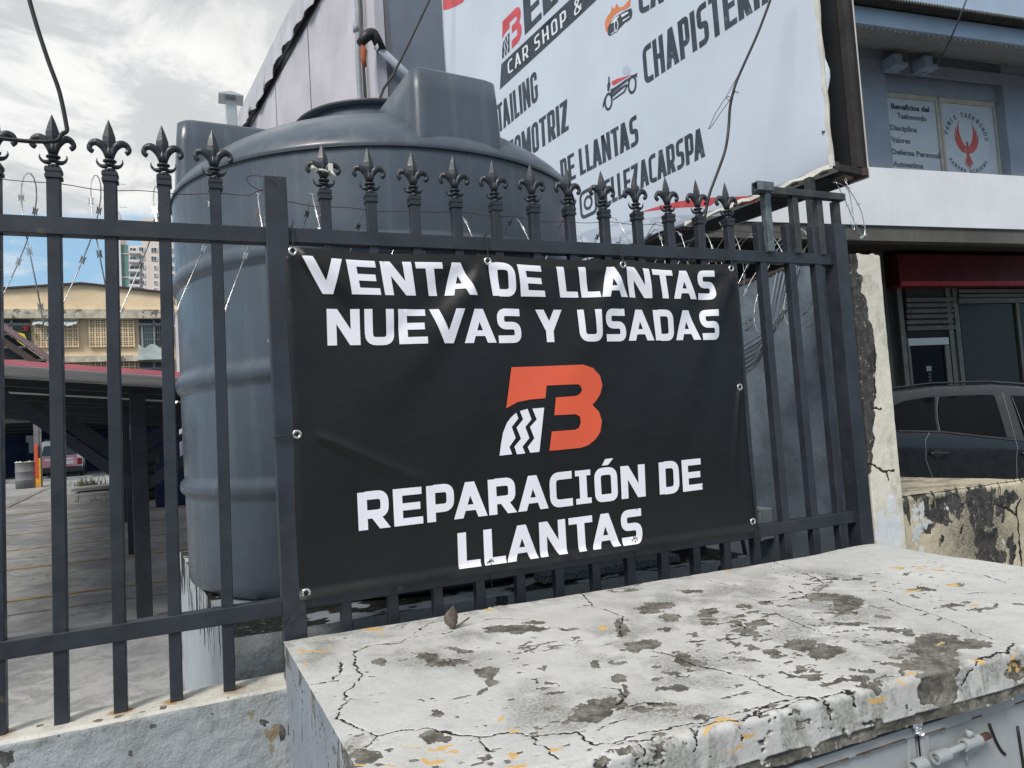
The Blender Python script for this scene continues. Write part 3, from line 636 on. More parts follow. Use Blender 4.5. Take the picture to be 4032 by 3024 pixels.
pipe(1.532, 1.585, 1.120, -.784, .0135, .0085, 'bolt_tube', D2)
mb = MB(); mb.tube([(1.442, 1.120, -.790), (1.60, 1.120, -.7825)], .0075, 10); mb.mat('door_paint'); bo = mb.build('bolt_rod', 'door_paint', D2)
mb = MB(); mb.tube([(1.588, 1.120, -.7832), (1.618, 1.120, -.782)], .0085, 10); mb.build('bolt_end', 'door_rust', D2)
mb = MB(); mb.tube([(1.55, 1.120, -.772), (1.552, 1.115, -.755)], [.006, .009], 8); mb.build('bolt_knob', 'door_paint', D2); mb = MB(); mb.tube([(1.555, 1.135, -.797), (1.553, 1.13, -.83)], .004, 6); mb.build('bolt_knob', 'door_paint', D2)
mb = MB()     # black brush marks on the door
mb.tube([Vector((1.655+.045*t, 1.1405, -.772-.13*t+.05*t*t)) for t in [k/10 for k in range(11)]], [.004]*11, 6)
mb.build('brush_mark', 'cable_black', D2); mb = MB(); mb.tube([Vector((1.755+.01*t, 1.1405, -.80-.13*t)) for t in [k/6 for k in range(7)]], .004, 6)
mb.build('brush_mark', 'cable_black', D2)
# crumpled foil wrapper caught above the door joint
mb = MB(); n = 9; vs = []
for i in range(n):
    for j in range(7):
        vs.append((1.395+.030*i/n+.004*math.sin(j*2.1), 1.128+.006*random.random()+.004*math.sin(i*1.7), -.735+.045*j/6+.004*random.random()-.012*i/n))
mb.add(vs, [(i*7+j, (i+1)*7+j, (i+1)*7+j+1, i*7+j+1) for i in range(n-1) for j in range(6)])
lone(mb, 'foil_wrapper', 'foil', 'crumpled silver foil wrapper stuck above the joint of the metal doors', 'wrapper')
# dried curled leaf
lp = atZ(1780, 2478, ZT)
lf = thing('dry_leaf', 'curled dry brown leaf lying on the white concrete enclosure', 'leaf', (lp.x, lp.y, ZT), rz=.2)
mb = MB(); n = 12; vs = []
for i in range(n+1):
    t_ = i/n
    for j in range(9):
        s_ = (j/8-.5)*2; wd = .030*math.sin(PI*min(.98, t_*.9+.08))**.7
        aa = s_*2.3
        vs.append((wd*math.sin(aa)*.75+.003*random.random(), -.012+wd*(1-math.cos(aa))*.55+.002*random.random(), .006+.066*t_*(1-.15*abs(s_))))
mb.add(vs, [(i*9+j, i*9+j+1, (i+1)*9+j+1, (i+1)*9+j) for i in range(n) for j in range(8)], True)
o = mb.build('blade', 'leaf_dry', lf, local=False); md = o.modifiers.new('s', 'SOLIDIFY'); md.thickness = .0012
mb = MB(); mb.tube([(.0, -.008, .004), (.03, -.004, .012), (.062, .0, .022)], [.003, .0022, .0025], 7); mb.build('stalk', 'twig', lf, local=False)

# ================================================================ LOW WALL UNDER THE LEFT OF THE FENCE
lw = thing('low_wall', 'low grey roughcast wall with cream painted top and rust stains under the left fence', 'wall', (-2, 2.3, -1.6))
nx, ny = 420, 40
xs = np.linspace(-3.4, .20, nx)[:, None]; prof = [(2.375-.13*k/24, -.728) for k in range(25)] + [(2.245, -.736)] + [(2.245-.002, -.74-.86*(k/110)) for k in range(111)]
P = np.zeros((nx, len(prof), 3)); S1 = np.zeros((nx, len(prof))); s_ = 0
for k, (y, z) in enumerate(prof):
    if k: s_ += math.hypot(y-prof[k-1][0], z-prof[k-1][1])
    P[:, k, 0] = xs[:, 0]; P[:, k, 1] = y; P[:, k, 2] = z; S1[:, k] = -s_
X_ = P[..., 0].copy()
P[:, 25:, 1] += -.009*fbm(X_[:, 25:], S1[:, 25:]*1.8, 16, 5, 5)
P[:, :25, 2] += .004*(fbm(X_[:, :25], S1[:, :25], 12, 6)-.5); P[:, 24:26, 1] += .01*(fbm(X_[:, 24:26], S1[:, 24:26], 15, 9)-.5)
ru = np.zeros_like(X_)
for bx in (-.527, -.387, -.246, -.103, .037):
    d = np.hypot((X_-bx)/.035, (S1+.072)/.030); ru = np.maximum(ru, 1-ss(d, .6, 1.7))
capw = (P[:, :25], (ss(fbm(X_, S1*2, 20, 4), .70, .74)[:, :25], 0*X_[:, :25], (ru*.95*ss(fbm(X_, S1, 25, 8), .3, .6))[:, :25], ss(fbm(X_, S1, 15, 14), .5, .75)[:, :25]))
for nm, sl, mt in (('wall_cap', slice(0, 26), 'worn_cap'), ('wall_face', slice(25, None), 'roughcast')):
    st = ss(fbm(X_*1.2, S1*.25, 7, 44), .56, .70)
    wr = (ss(fbm(X_, S1, 18, 4), .68, .74)[:, sl]*.9, (0*X_)[:, sl], ((ru*.95*ss(fbm(X_, S1, 25, 8), .3, .6)) if mt == 'worn_cap' else st*.44)[:, sl], (np.maximum(ss(fbm(X_, S1, 15, 14), .5, .75)*.5, (ss(S1, -.19, -.13)*.8*ss(fbm(X_, S1, 12, 77), .4, .6)) if mt != 'worn_cap' else 0))[:, sl])
    o = grid_mesh(nm, P[:, sl], wr, mt, lw); o.matrix_parent_inverse = Matrix.Translation(-lw.location)
mb = MB(); mb.box((-3.4, 2.262, -1.6), (.18, 2.372, -.735)); mb.build('wall_core', 'roughcast', lw)

# ================================================================ FENCE
fen = thing('iron_fence', 'dark grey iron fence of square bars topped with fleur de lis finials', 'fence', (1, 2.3, -.73))
def finial_mesh():
    mb = MB()
    # spear blade, diamond section
    pr = [(-.012, .0075), (.006, .0085), (.030, .0145), (.045, .0175), (.060, .0165), (.085, .0095), (.105, .0025), (.110, .0004)]
    vs = []
    for z, r in pr: vs += [(r, 0, z), (0, -r*.55, z), (-r, 0, z), (0, r*.55, z)]
    mb.add(vs, [(i*4+k, i*4+(k+1) % 4, (i+1)*4+(k+1) % 4, (i+1)*4+k) for i in range(len(pr)-1) for k in range(4)], False)
    mb.tube([(0, 0, -.006), (0, 0, .012), (0, 0, .040)], [.008, .010, .004], 8)
    for s in (-1, 1):   # curled petals
        pts = [(s*.004, 0, -.005), (s*.010, 0, .018), (s*.019, 0, .034), (s*.031, 0, .042), (s*.043, 0, .039), (s*.051, 0, .028), (s*.050, 0, .017), (s*.042, 0, .012)]
        mb.tube(fillet(pts, .01, 2), [.0065]*4+[.0085]*8+[.0085]*6+[.0065]*1 if False else [ .0074+.0042*math.sin(PI*min(1, k/13.)) for k in range(len(fillet(pts, .01, 2)))], 8)
        pts = [(s*.006, 0, -.028), (s*.018, 0, -.031), (s*.029, 0, -.026), (s*.034, 0, -.014), (s*.032, 0, -.008)]
        q = fillet(pts, .008, 2); mb.tube(q, [max(.0015, .0078*(1-k/len(q))) for k in range(len(q))], 7)
    for z, r, h in ((-.014, .018, .008), (-.024, .0125, .010), (-.042, .015, .012)):
        mb.lathe([(r*.6, z-h/2), (r, z-h/4), (r, z+h/4), (r*.6, z+h/2)], 12)
    for z, r in ((-.055, .0205), (-.064, .0185), (-.073, .0205)):
        mb.box((-r, -r, z-.005), (r, r, z+.005))
    for k in range(4): mb.box((-.018+.0105*k, -.0195, -.052), (-.0135+.0105*k, .0195, -.046))
    return mb
fm = finial_mesh().build('finial', 'fence_paint'); FIN = fm.data; bpy.data.objects.remove(fm)
BARW = .033
def bar(xb, xt, zb, zt, fin=True, name='bar', w_=BARW, y=2.302, m='fence_paint'):
    n = 10; mb = MB(); vs = []; nx_ = random.uniform(-.0012, .0012)
    for k in range(n+1):
        t_ = k/n; x = xb+(xt-xb)*t_+nx_*math.sin(PI*t_); z = zb+(zt-zb)*t_
        vs += [(x-w_/2, y-w_/2, z), (x+w_/2, y-w_/2, z), (x+w_/2, y+w_/2, z), (x-w_/2, y+w_/2, z)]
    mb.add(vs, [(i*4+k, i*4+(k+1) % 4, (i+1)*4+(k+1) % 4, (i+1)*4+k) for i in range(n) for k in range(4)] + [(3, 2, 1, 0), (n*4, n*4+1, n*4+2, n*4+3)])
    o = mb.build(name, m, fen, bevel=.0018, seg=1)
    if fin:
        f_ = bpy.data.objects.new('finial', FIN); C.objects.link(f_); f_.parent = o
        f_.location = Vector((xt, y, zt+.078)) - fen.location; f_.rotation_euler = (0, 0, random.uniform(-.05, .05)); f_.rotation_euler.y = random.uniform(-.02, .02)
    return o
for k in range(-1, 4):
    xt = -.371+.1403*k; bar(xt-.016, xt, -.735, .952-.110-.078+.008, y=2.305)
for k in range(-6, -1):
    xt = -.371+.1403*k; bar(xt-.016, xt, -.735, .952-.18, y=2.305)
for k in range(12):
    xt = .379+.1499*k; bar(xt+.002, xt, -.66, .943-.110-.078+.008, y=2.305)
for xt in (2.185, 2.345, 2.495): bar(xt+.006, xt, -.66, .785, fin=False, w_=.036, y=2.302)
for nm, x0, x1, z0, z1 in (('rail', -1.35, .192, .608, .658), ('rail', -1.35, .192, -.534, -.486), ('rail', .257, 2.583, .612, .660), ('rail', .257, 2.583, -.524, -.476)):
    mb = MB(); mb.box((x0, 2.2815, z0), (x1, 2.3225, z1)); mb.build(nm, 'fence_paint', fen, bevel=.002, seg=1)
mb = MB(); mb.box((.190, 2.268, -.745), (.258, 2.336, .818)); mb.build('post', 'fence_paint', fen, bevel=.0025)
mb = MB(); mb.box((2.583, 2.262, -.66), (2.655, 2.334, .795)); mb.build('post', 'fence_paint', fen, bevel=.0025)
# weathered stub frame welded behind the tall bars
for i, xt in enumerate((2.218, 2.378, 2.528, 2.64)):
    z0 = .655 if i < 3 else .793
    mb = MB(); mb.box((xt-.017, 2.263+.006*i, z0), (xt+.014, 2.294+.006*i, .905)); mb.build('extension_tube', 'bare_steel' if i == 0 else 'dark_steel', fen, bevel=.001, seg=1)
    mb = MB()
    for k in range(26):
        z = z0+.005+k*.0052
        if i < 3 and random.random() < .85: mb.lathe([(.0005, -.003), (random.uniform(.002, .0045), 0), (.0005, .003)], 5, (xt-.018, 2.283, z))
    if mb.v: mb.build('weld_bead', 'bare_steel' if i == 0 else 'dark_steel', fen)['kind'] = 'stuff'
mb = MB(); mb.box((2.16, 2.262, .905), (2.672, 2.296, .936)); mb.build('extension_rail', 'dark_steel', fen, bevel=.0015, seg=1)
mb = MB()
x0, x1, y0, y1, z0, z1 = 2.128, 2.215, 2.222, 2.258, .902, .938; q = .004
for a_ in ((x0, y0, z0, x1, y1, z0+q), (x0, y0, z1-q, x1, y1, z1), (x0, y0, z0+q, x1, y0+q, z1-q), (x0, y1-q, z0+q, x1, y1, z1-q)): mb.box(a_[:3], a_[3:])
mb.build('open_tube', 'bare_steel', fen)
mb = MB(); mb.box((x0+.03, y0+q, z0+q), (x1-.001, y1-q, z1-q)); mb.build('tube_inside', 'cable_black', fen)
# ================================================================ BANNER
BX0, BX1, BZ0, BZ1 = .238, 2.028, -.487, .596
EYE = [(1156, 981), (1930, 1022), (2461, 1039), (2893, 1053), (1172, 1710), (1207, 2337), (1935, 2217), (2508, 2128), (2978, 2055), (2930, 1523)]
EYEW = [atY(x, y, 2.245) for x, y in EYE]
TOPE = [(p.x, p.z) for p in EYEW[:4]]; 
def gauss(d, s): return math.exp(-d*d/(2*s*s))
def fold(x, z, x0, z0, ang, ln, wd, amp, start=0.):
    dx, dz = x-x0, z-z0; ca, sa = math.cos(ang), math.sin(ang); a = dx*ca+dz*sa; b_ = -dx*sa+dz*ca
    w_ = wd*(.35+.65*max(0, min(1, a/ln)))
    env = max(0., min(1., (a-start+.02)/.05))*max(0., 1-(a/ln))**1.2 if a < ln else 0
    return amp*env*gauss(b_, w_)
def banner_pt(x, z, off=0.):
    y = 2.262
    # slack between ties: edges hang away from the fence, belly pulls forward
    u = (x-BX0)/(BX1-BX0); v = (z-BZ0)/(BZ1-BZ0)
    y -= .012*math.sin(PI*max(0, min(1, u)))*math.sin(PI*max(0, min(1, v)))
    y -= .0025*math.sin(9*x+2.2*z)+.0018*math.sin(17*x-9*z+1)
    # radiating tension folds from the grommets
    for (gx, gz, lst) in ((TOPE[0][0], TOPE[0][1], ((-75, .30, .020, .010), (-32, .55, .035, -.012), (-52, .4, .022, .006))),
                          (TOPE[1][0], TOPE[1][1], ((-128, .62, .034, -.016), (-90, .35, .03, .010), (-150, .5, .04, .012), (-55, .5, .035, .009), (-30, .4, .03, -.009))),
                          (TOPE[2][0], TOPE[2][1], ((-122, .55, .034, -.013), (-60, .4, .03, .010), (-150, .45, .035, .010), (-35, .35, .03, -.008))),
                          (TOPE[3][0], TOPE[3][1], ((-118, 1.05, .045, -.016), (-138, .55, .03, .012), (-96, .8, .03, .010), (-84, .9, .02, -.010)))):
        for d, ln, wd, am in lst: y += fold(x, z, gx, gz, R(d), ln*1.1, wd*1.7, am*1.25)
    y += fold(x, z, .28, .02, R(-28), .75, .022, -.008, .05)
    y += fold(x, z, 1.99, .09, R(-100), .6, .018, -.012)
    y += fold(x, z, .55, .30, R(40), .5, .05, .007)
    # bottom hem kicks forward and up, sagging between ties
    k = max(0., 1-(z-BZ0)/.036); y -= .036*k*k*(.55+.45*math.sin(PI*min(1, max(0, u*1.02))))
    y += .010*max(0., 1-(BZ1-z)/.04)
    # right and left hems roll back
    k = max(0., 1-(BX1-x)/.05); y += .018*k*k
    k = max(0., 1-(x-BX0)/.025); y += .010*k*k
    zz_ = z
    kt = max(0., 1-(BZ1-z)/.25); sag = 0
    xs_ = [BX0]+[t_[0] for t_ in TOPE]+[BX1]
    for a, b_ in zip(xs_, xs_[1:]):
        if a <= x <= b_ and b_-a > .1: sag = .010*math.sin(PI*(x-a)/(b_-a))*(b_-a)/.6
    zz_ -= sag*kt
    xx_ = x - .012*math.sin(PI*v)*max(0, 1-(BX1-x)/.4)
    return Vector((xx_, y-off, zz_))
ban = thing('vinyl_banner', 'black vinyl banner with white tyre sale lettering tied to the fence', 'banner', (1.13, 2.25, BZ0))
nx, nz = 360, 220
vs = [banner_pt(BX0+(BX1-BX0)*i/nx, BZ0+(BZ1-BZ0)*j/nz) for i in range(nx+1) for j in range(nz+1)]
mb = MB(); mb.add(vs, [(i*(nz+1)+j, (i+1)*(nz+1)+j, (i+1)*(nz+1)+j+1, i*(nz+1)+j+1) for i in range(nx) for j in range(nz)], True)
o = mb.build('sheet', 'banner_vinyl', ban)
YB = 2.25
def bl(x, y): p = atY(x, y, YB); return Vector((p.x, p.z))
def banner_line(text, tl, blf, tr, brt, name, iw=.5):
    polys, wd = line_polys(text, 1., .255, .195, .115, slab=True, iw=.54, sp=.42)
    A, B, T, U = bl(*blf), bl(*brt), bl(*tl), bl(*tr)
    def conv(p):
        s = p[0]/wd; b0 = A.lerp(B, s); t0 = T.lerp(U, s); return b0.lerp(t0, p[1]) if p[1] <= 1 else b0+(t0-b0)*p[1]
    pl = [[conv(p) for p in q] for q in polys]
    stamp(name, pl, lambda x, z: banner_pt(x, z, .0028), 'letter_white', ban, step=.010)
banner_line('VENTA DE LLANTAS', (1190, 1003), (1215, 1151), (2822, 1060), (2832, 1174), 'lettering')
banner_line('NUEVAS Y USADAS', (1288, 1212), (1292, 1359), (2832, 1219), (2843, 1336), 'lettering')
banner_line('REPARACIÓN DE', (1408, 1942), (1415, 2092), (2763, 1804), (2771, 1927), 'lettering')
banner_line('LLANTAS', (1804, 2101), (1810, 2242), (2529, 2003), (2540, 2136), 'lettering')
LOGO_O = [(2013,1446),(2150,1441),(2294,1436),(2334,1449.5),(2362,1479),(2372,1517),(2364,1551),(2348,1577),(2333,1594),(2359,1621),(2371,1656),(2365,1700),(2347,1729),(2318,1753),(2288,1763),(2200,1772),(2162,1775),(2171,1699),(2266,1692),(2280,1684),(2287,1662),(2283,1640),(2266,1631),(2181,1635),(2188,1565),(2266,1559),(2283,1551),(2291,1535),(2283,1518),(2272,1513),(2152,1518),(2147,1568),(2087,1573),(2038,1583),(1992,1608)]
z8 = lambda l: [(1100+.5425*a, 900+.5425*b_) for a, b_ in l]
LOGO_W = [z8(l) for l in ([(1718,1337),(1733,1378),(1685,1440),(1713,1520),(1668,1585),(1688,1638),(1597,1648),(1608,1560),(1622,1480),(1650,1410),(1680,1370)],
 [(1745,1325),(1800,1308),(1828,1385),(1783,1440),(1812,1520),(1762,1583),(1782,1632),(1722,1638),(1704,1583),(1752,1525),(1720,1445),(1768,1385)],
 [(1835,1307),(1920,1300),(1884,1620),(1818,1627),(1800,1585),(1848,1522),(1817,1440),(1866,1385)])]
LO = [bl(*p) for p in LOGO_O]; LW = [[bl(*p) for p in q] for q in LOGO_W]
stamp('emblem', [LO], lambda x, z: banner_pt(x, z, .0028), 'logo_orange', ban, step=.010)
stamp('tyre_emblem', LW, lambda x, z: banner_pt(x, z, .0028), 'letter_white', ban, step=.010)
def torus(c, nrm, R0, r0, mb, n=20, m_=8):
    nrm = Vector(nrm).normalized(); a = nrm.orthogonal().normalized(); b_ = nrm.cross(a); vs = []
    for i in range(n):
        t_ = 2*PI*i/n; e = a*math.cos(t_)+b_*math.sin(t_)
        for j in range(m_):
            p = 2*PI*j/m_; vs.append(Vector(c)+e*(R0+r0*math.cos(p))+nrm*r0*.7*math.sin(p))
    mb.add(vs, [(i*m_+j, ((i+1) % n)*m_+j, ((i+1) % n)*m_+(j+1) % m_, i*m_+(j+1) % m_) for i in range(n) for j in range(m_)], True)
TIES = ['black cable tie at the upper left banner corner beside the fence post', 'black cable tie holding the top of the banner above the word DE', 'black cable tie at the top of the banner between A and N of LLANTAS',
 'black cable tie holding the upper right corner of the banner', 'black cable tie pulling the left edge of the banner to the post', 'long black cable tie at the lower left corner of the banner',
 'black cable tie under the second L at the bottom edge of the banner', 'black cable tie under the final S at the bottom edge of the banner', 'black cable tie at the lower right corner of the banner', 'short black cable tie at the right edge of the banner']
for i, p in enumerate(EYEW):
    q = banner_pt(p.x, p.z, .002); mb = MB(); torus(q, (0, -1, 0), .0105, .0042, mb); mb.build('grommet', 'grommet_metal', ban)
    mb = MB(); mb.add([q+Vector((.0085*math.cos(k*PI/6), -.0006, .0085*math.sin(k*PI/6))) for k in range(12)], [tuple(range(12))]); mb.build('grommet_hole', 'cable_black', ban)
    if i < 4: pts = [q+Vector((0, -.003, 0)), q+Vector((.001, -.006, .012)), Vector((q.x+.002, 2.272, .640)), Vector((q.x+.002, 2.275, .664)), Vector((q.x+.002, 2.30, .668))]; tail = [(0, 0, .0), (0, -.004, .02)]
    elif i == 4: pts = [q+Vector((0, -.003, 0)), Vector((.235, 2.252, q.z-.002)), Vector((.20, 2.258, q.z-.003)), Vector((.186, 2.264, q.z-.003)), Vector((.184, 2.30, q.z-.003))]
    elif i == 5: pts = [q+Vector((0, -.003, 0)), Vector((.235, 2.250, q.z-.03)), Vector((.205, 2.256, q.z-.065)), Vector((.182, 2.262, q.z-.08)), Vector((.180, 2.30, q.z-.08))]
    elif i == 9: pts = [q+Vector((0, -.003, 0)), Vector((q.x+.02, 2.262, q.z)), Vector((q.x+.045, 2.30, q.z))]
    else: pts = [q+Vector((0, -.003, 0)), q+Vector((.002, -.006, -.014)), Vector((q.x+.004, 2.268, -.50)), Vector((q.x+.005, 2.272, -.530)), Vector((q.x+.009, 2.268, -.548))]
    mb = MB(); mb.tube(fillet(pts, .006, 3), .0017, 6)
    if i in (0, 1, 2, 3): mb.tube([(q.x+.002, 2.274, .662), (q.x+.006, 2.268, .682)], .0014, 5)
    if i == 5: mb.tube([(.205, 2.254, q.z-.065), (.186, 2.25, q.z-.086), (.176, 2.25, q.z-.089)], .0028, 6)
    lone(mb, 'cable_tie', 'cable_black', TIES[i], 'cable tie', 'black cable ties tying the banner')
# white tie on the sixth finial
mb = MB(); fx_, fz_ = .379, .865
mb.tube([Vector((fx_+.021*math.cos(t_), 2.305+.021*math.sin(t_), fz_-.011-.004*math.cos(t_))) for t_ in [2*PI*k/16 for k in range(17)]], .0035, 6, cap=False)
mb.tube([(fx_-.018, 2.284, fz_-.012), (fx_-.036, 2.275, fz_-.006)], .0035, 6); mb.box((fx_-.042, 2.270, fz_-.012), (fx_-.034, 2.280, fz_-.002))
mb.box((fx_+.012, 2.272, fz_-.014), (fx_+.026, 2.284, fz_+.010)); mb.tube([(fx_+.018, 2.276, fz_-.012), (fx_+.034, 2.272, fz_-.034)], .004, 6)
lone(mb, 'plastic_tie', 'tie_white', 'white plastic tie wound round the first finial right of the fence post', 'cable tie')
# thin rusty wire strung behind the finials
mb = MB(); pts = []
for k in range(120):
    x = -1.3+k*.0345; zz_ = .765 if x < .2 else .752
    pts.append((x, 2.330+.004*math.sin(k*.7), zz_+.006*math.sin(x*9)+.003*math.sin(x*31)+(.02 if abs(x-.2) < .05 else 0)))
mb.tube(pts, .0013, 5); torus((.19, 2.303, .800), (.3, .1, 1), .05, .0014, mb, 16, 5)
lone(mb, 'rusty_wire', 'rusty_wire', 'thin rusty wire strung along the fence bars just under the finials', 'wire')
# ================================================================ RAZOR WIRE
def razor(name, x0, x1, pitch, r, zc_, yc, seed, label, ph=0., jit=.03, lean=.25, thick=.0015, taper=None):
    rng = random.Random(seed); root = thing(name, label, 'razor wire', ((x0+x1)/2, yc, zc_), group='razor wire coils on the fence')
    n = int((x1-x0)/pitch*28); pts = []; jr = {}
    for k in range(n+1):
        t_ = k/28*2*PI+ph; lp = int(t_/(2*PI))
        if lp not in jr: jr[lp] = (rng.uniform(1-.16, 1+.10), rng.uniform(-jit, jit), rng.uniform(-jit, jit), rng.uniform(-.4, .4))
        a = jr[lp]; b_ = jr.setdefault(lp+1, (rng.uniform(.84, 1.1), rng.uniform(-jit, jit), rng.uniform(-jit, jit), rng.uniform(-.4, .4)))
        fr_ = (t_/(2*PI)) % 1; w_ = fr_*fr_*(3-2*fr_); m_ = [a[i]*(1-w_)+b_[i]*w_ for i in range(4)]
        rr = r*m_[0]
        x = x0+pitch*t_/(2*PI)+lean*rr*.5*math.sin(t_)+m_[1]+.02*math.sin(2*t_)
        pts.append(Vector((x, yc+rr*.55*math.cos(t_)+m_[2], zc_+rr*math.sin(t_)+m_[1]*.5)))
    mb = MB(); mb.tube(pts, thick, 5); 
    mb.build('coil_wire', 'razor_metal', root)
    mb = MB(); acc = 0
    for i in range(1, len(pts)-1):
        acc += (pts[i]-pts[i-1]).length
        d = (pts[i+1]-pts[i-1]).normalized(); s = Vector((0, 1, 0)).cross(d)
        if s.length < .1: s = Vector((1, 0, 0))
        s.normalize(); s = (s+Vector((0, rng.uniform(-.5, .5), 0))).normalized()
        # flattened ribbon
        p = pts[i]; q = pts[i+1]; h = .0019
        mb.add([p+s*h, p-s*h, q-s*h, q+s*h], [(0, 1, 2, 3)])
        if acc > .13:
            acc = 0; e = Vector((0, .0004, 0))
            for sg in (-1, 1):
                b0 = p+s*sg*.002
                mb.add([b0-d*.008, b0+d*.008, b0+s*sg*.0045+d*.003, p+s*sg*.008+d*.014, b0+s*sg*.0045-d*.003, p+s*sg*.008-d*.014], [(0, 1, 2), (0, 2, 4), (1, 3, 2), (0, 4, 5)])
    o = mb.build('barb_ribbon', 'razor_metal', root); o['kind'] = 'stuff'
    return root
razor('razor_wire', -.85, .62, .165, .235, .585, 2.47, 3, 'stretched razor wire coil behind the left fence panel in front of the sky and tank', ph=1.2)
razor('razor_wire', .62, 1.75, .215, .23, .60, 2.47, 9, 'sparse razor wire coil behind the banner finials in front of the tank', ph=2.4)
razor('razor_wire', 1.70, 2.72, .13, .235, .585, 2.50, 14, 'bright razor wire coil bunched where the billboard frame meets the fence', ph=.3, lean=.6)
razor('razor_wire', 2.0, 2.75, .26, .24, .62, 2.56, 22, 'looser razor wire coil hanging around the four tall end bars', ph=1.9, lean=.9, jit=.06)
# hanging end of the razor wire above the pillar
mb = MB(); A = [(3345, 690), (3420, 800), (3480, 900), (3505, 950), (3400, 960), (3395, 880), (3330, 720)]
p0 = [atY(*q, 2.5) for q in ((3290, 715), (3330, 790), (3365, 880), (3400, 945), (3408, 905), (3390, 820), (3340, 740), (3300, 720))]
p1 = [atY(*q, 2.5) for q in ((3330, 700), (3355, 800), (3350, 880), (3365, 915), (3362, 860), (3350, 780), (3325, 705))]
mb.tube(fillet(p0, .05, 4), .0022, 5); mb.tube(fillet(p1, .04, 4), .0018, 5)
for q in fillet(p0, .05, 4)[::4]: mb.add([q+Vector((-.012, 0, .003)), q+Vector((.012, -.001, -.003)), q+Vector((.016, .001, .008)), q+Vector((-.016, 0, -.008))], [(0, 1, 2), (0, 3, 1)])
lone(mb, 'razor_wire', 'razor_metal', 'loose end of razor wire dangling under the billboard corner above the cream pillar', 'razor wire', 'razor wire coils on the fence')

# ================================================================ CABLES
mb = MB(); pts = [atY(*q, 2.29) for q in ((85, -160), (115, 0), (150, 120), (195, 255), (232, 350), (252, 440), (266, 520))]
pts += [Vector((-.345, 2.275, .895)), Vector((-.352, 2.272, .872)), Vector((-.372, 2.268, .866)), Vector((-.42, 2.27, .862)), Vector((-.52, 2.272, .866)), Vector((-.66, 2.275, .874)), Vector((-.9, 2.28, .88))]
mb.tube(fillet(pts, .03, 4), .0058, 8); lone(mb, 'black_cable', 'cable_black', 'thick black cable dropping from the sky and wound round the second finial from the left', 'cable')
mb = MB(); pts = [atY(*q, 2.44) for q in ((3080, -160), (3030, 10), (2985, 130), (2940, 230), (2895, 330), (2873, 420), (2870, 500), (2858, 590), (2825, 680), (2790, 770), (2775, 860), (2760, 960), (2755, 1010))]
mb.tube(fillet(pts, .05, 4), .0062, 8)
pts = [atY(*q, 2.425) for q in ((2905, 300), (2860, 380), (2815, 450), (2788, 512), (2800, 500), (2840, 440), (2880, 385), (2866, 378), (2858, 388), (2872, 394))]
mb.tube(fillet(pts, .02, 3), .0016, 5); pts = [atY(*q, 2.425) for q in ((2875, 395), (2895, 360), (2908, 365))]; mb.tube(pts, .002, 5)
lone(mb, 'black_cable', 'cable_black', 'thick black cable with a wire loop hanging in front of the white billboard', 'cable')
# ================================================================ TANK AND PLINTH
TC = Vector((.877, 3.566)); TZ = -.62
def gnoise(P): return P
pl = thing('concrete_plinth', 'mossy stained concrete plinth carrying the big grey water tank', 'plinth', (1, 3.4, -1.5))
c4 = [Vector((.052, 2.462)), Vector((2.10, 2.40)), Vector((1.95, 4.75)), Vector((-.17, 4.62))]
a = np.linspace(0, 1, 260)[:, None]; b_ = np.linspace(0, 1, 240)[None, :]
X_ = (c4[0].x*(1-a)+c4[1].x*a)*(1-b_)+(c4[3].x*(1-a)+c4[2].x*a)*b_; Y_ = (c4[0].y*(1-a)+c4[1].y*a)*(1-b_)+(c4[3].y*(1-a)+c4[2].y*a)*b_
moss = ss(fbm(X_, Y_*1.6, 5, 3, 5), .40, .50)
P = np.stack([X_, Y_, TZ-.003+.006*(fbm(X_, Y_, 12, 4)-.5)+0*X_], -1)
o = grid_mesh('top_face', P, (moss*.95, 0*X_, 0*X_, moss), 'worn_plinth', pl); o.matrix_parent_inverse = Matrix.Translation(-pl.location)
for nm, p, q in (('left_face', c4[3], c4[0]), ('front_face', c4[0], c4[1])):
    ln = (q-p).length; S1 = a*ln+0*b_; Z1 = -b_*.92+0*a
    P = np.stack([p.x+(q.x-p.x)*a+0*b_, p.y+(q.y-p.y)*a+0*b_, TZ+Z1+.0*a], -1)
    dr = ss(Z1, -.42, -.02)*ss(fbm(S1*3.2, Z1*.45, 9, 8+len(nm)), .50, .60)
    if nm == 'left_face': vk = 1-ss(np.abs(fbm(S1*1.5, Z1*.5, 5, 31)-.5), 0, .004); mt = 'worn_plinth'; w_ = (dr, vk*.6, 0*S1, .3*dr)
    else: mt = 'roughcast'; w_ = (ss(fbm(S1, Z1, 10, 3), .6, .7)*.9, 0*S1, 0*S1, .5*fbm(S1, Z1, 5, 6)); P[..., 1] -= .01*fbm(S1, Z1, 20, 2)
    o = grid_mesh(nm, P, w_, mt, pl); o.matrix_parent_inverse = Matrix.Translation(-pl.location)
mb = MB(); mb.prism([(c4[i].x*.99+.012, c4[i].y+(.012 if i < 2 else -.012), -1.58) for i in range(4)], (0, 0, .945)); mb.build('core', 'roughcast', pl)
tank = thing('water_tank', 'large dark blue grey plastic water tank behind the fence', 'water tank', (TC.x, TC.y, TZ))
prof = [(.90, 0), (.945, .004), (.968, .02), (.974, .05)]
def wallr(z): return .974+.012*(z/1.7)
for z in np.linspace(.08, 1.70, 110):
    r = wallr(z)
    for zr in (.43, .88, 1.334):
        d = abs(z-zr)
        if d < .034: r += .020*math.sqrt(max(0, 1-(d/.034)**2))**.8
    r -= .0015*math.sin(z*7)
    prof.append((r, z))
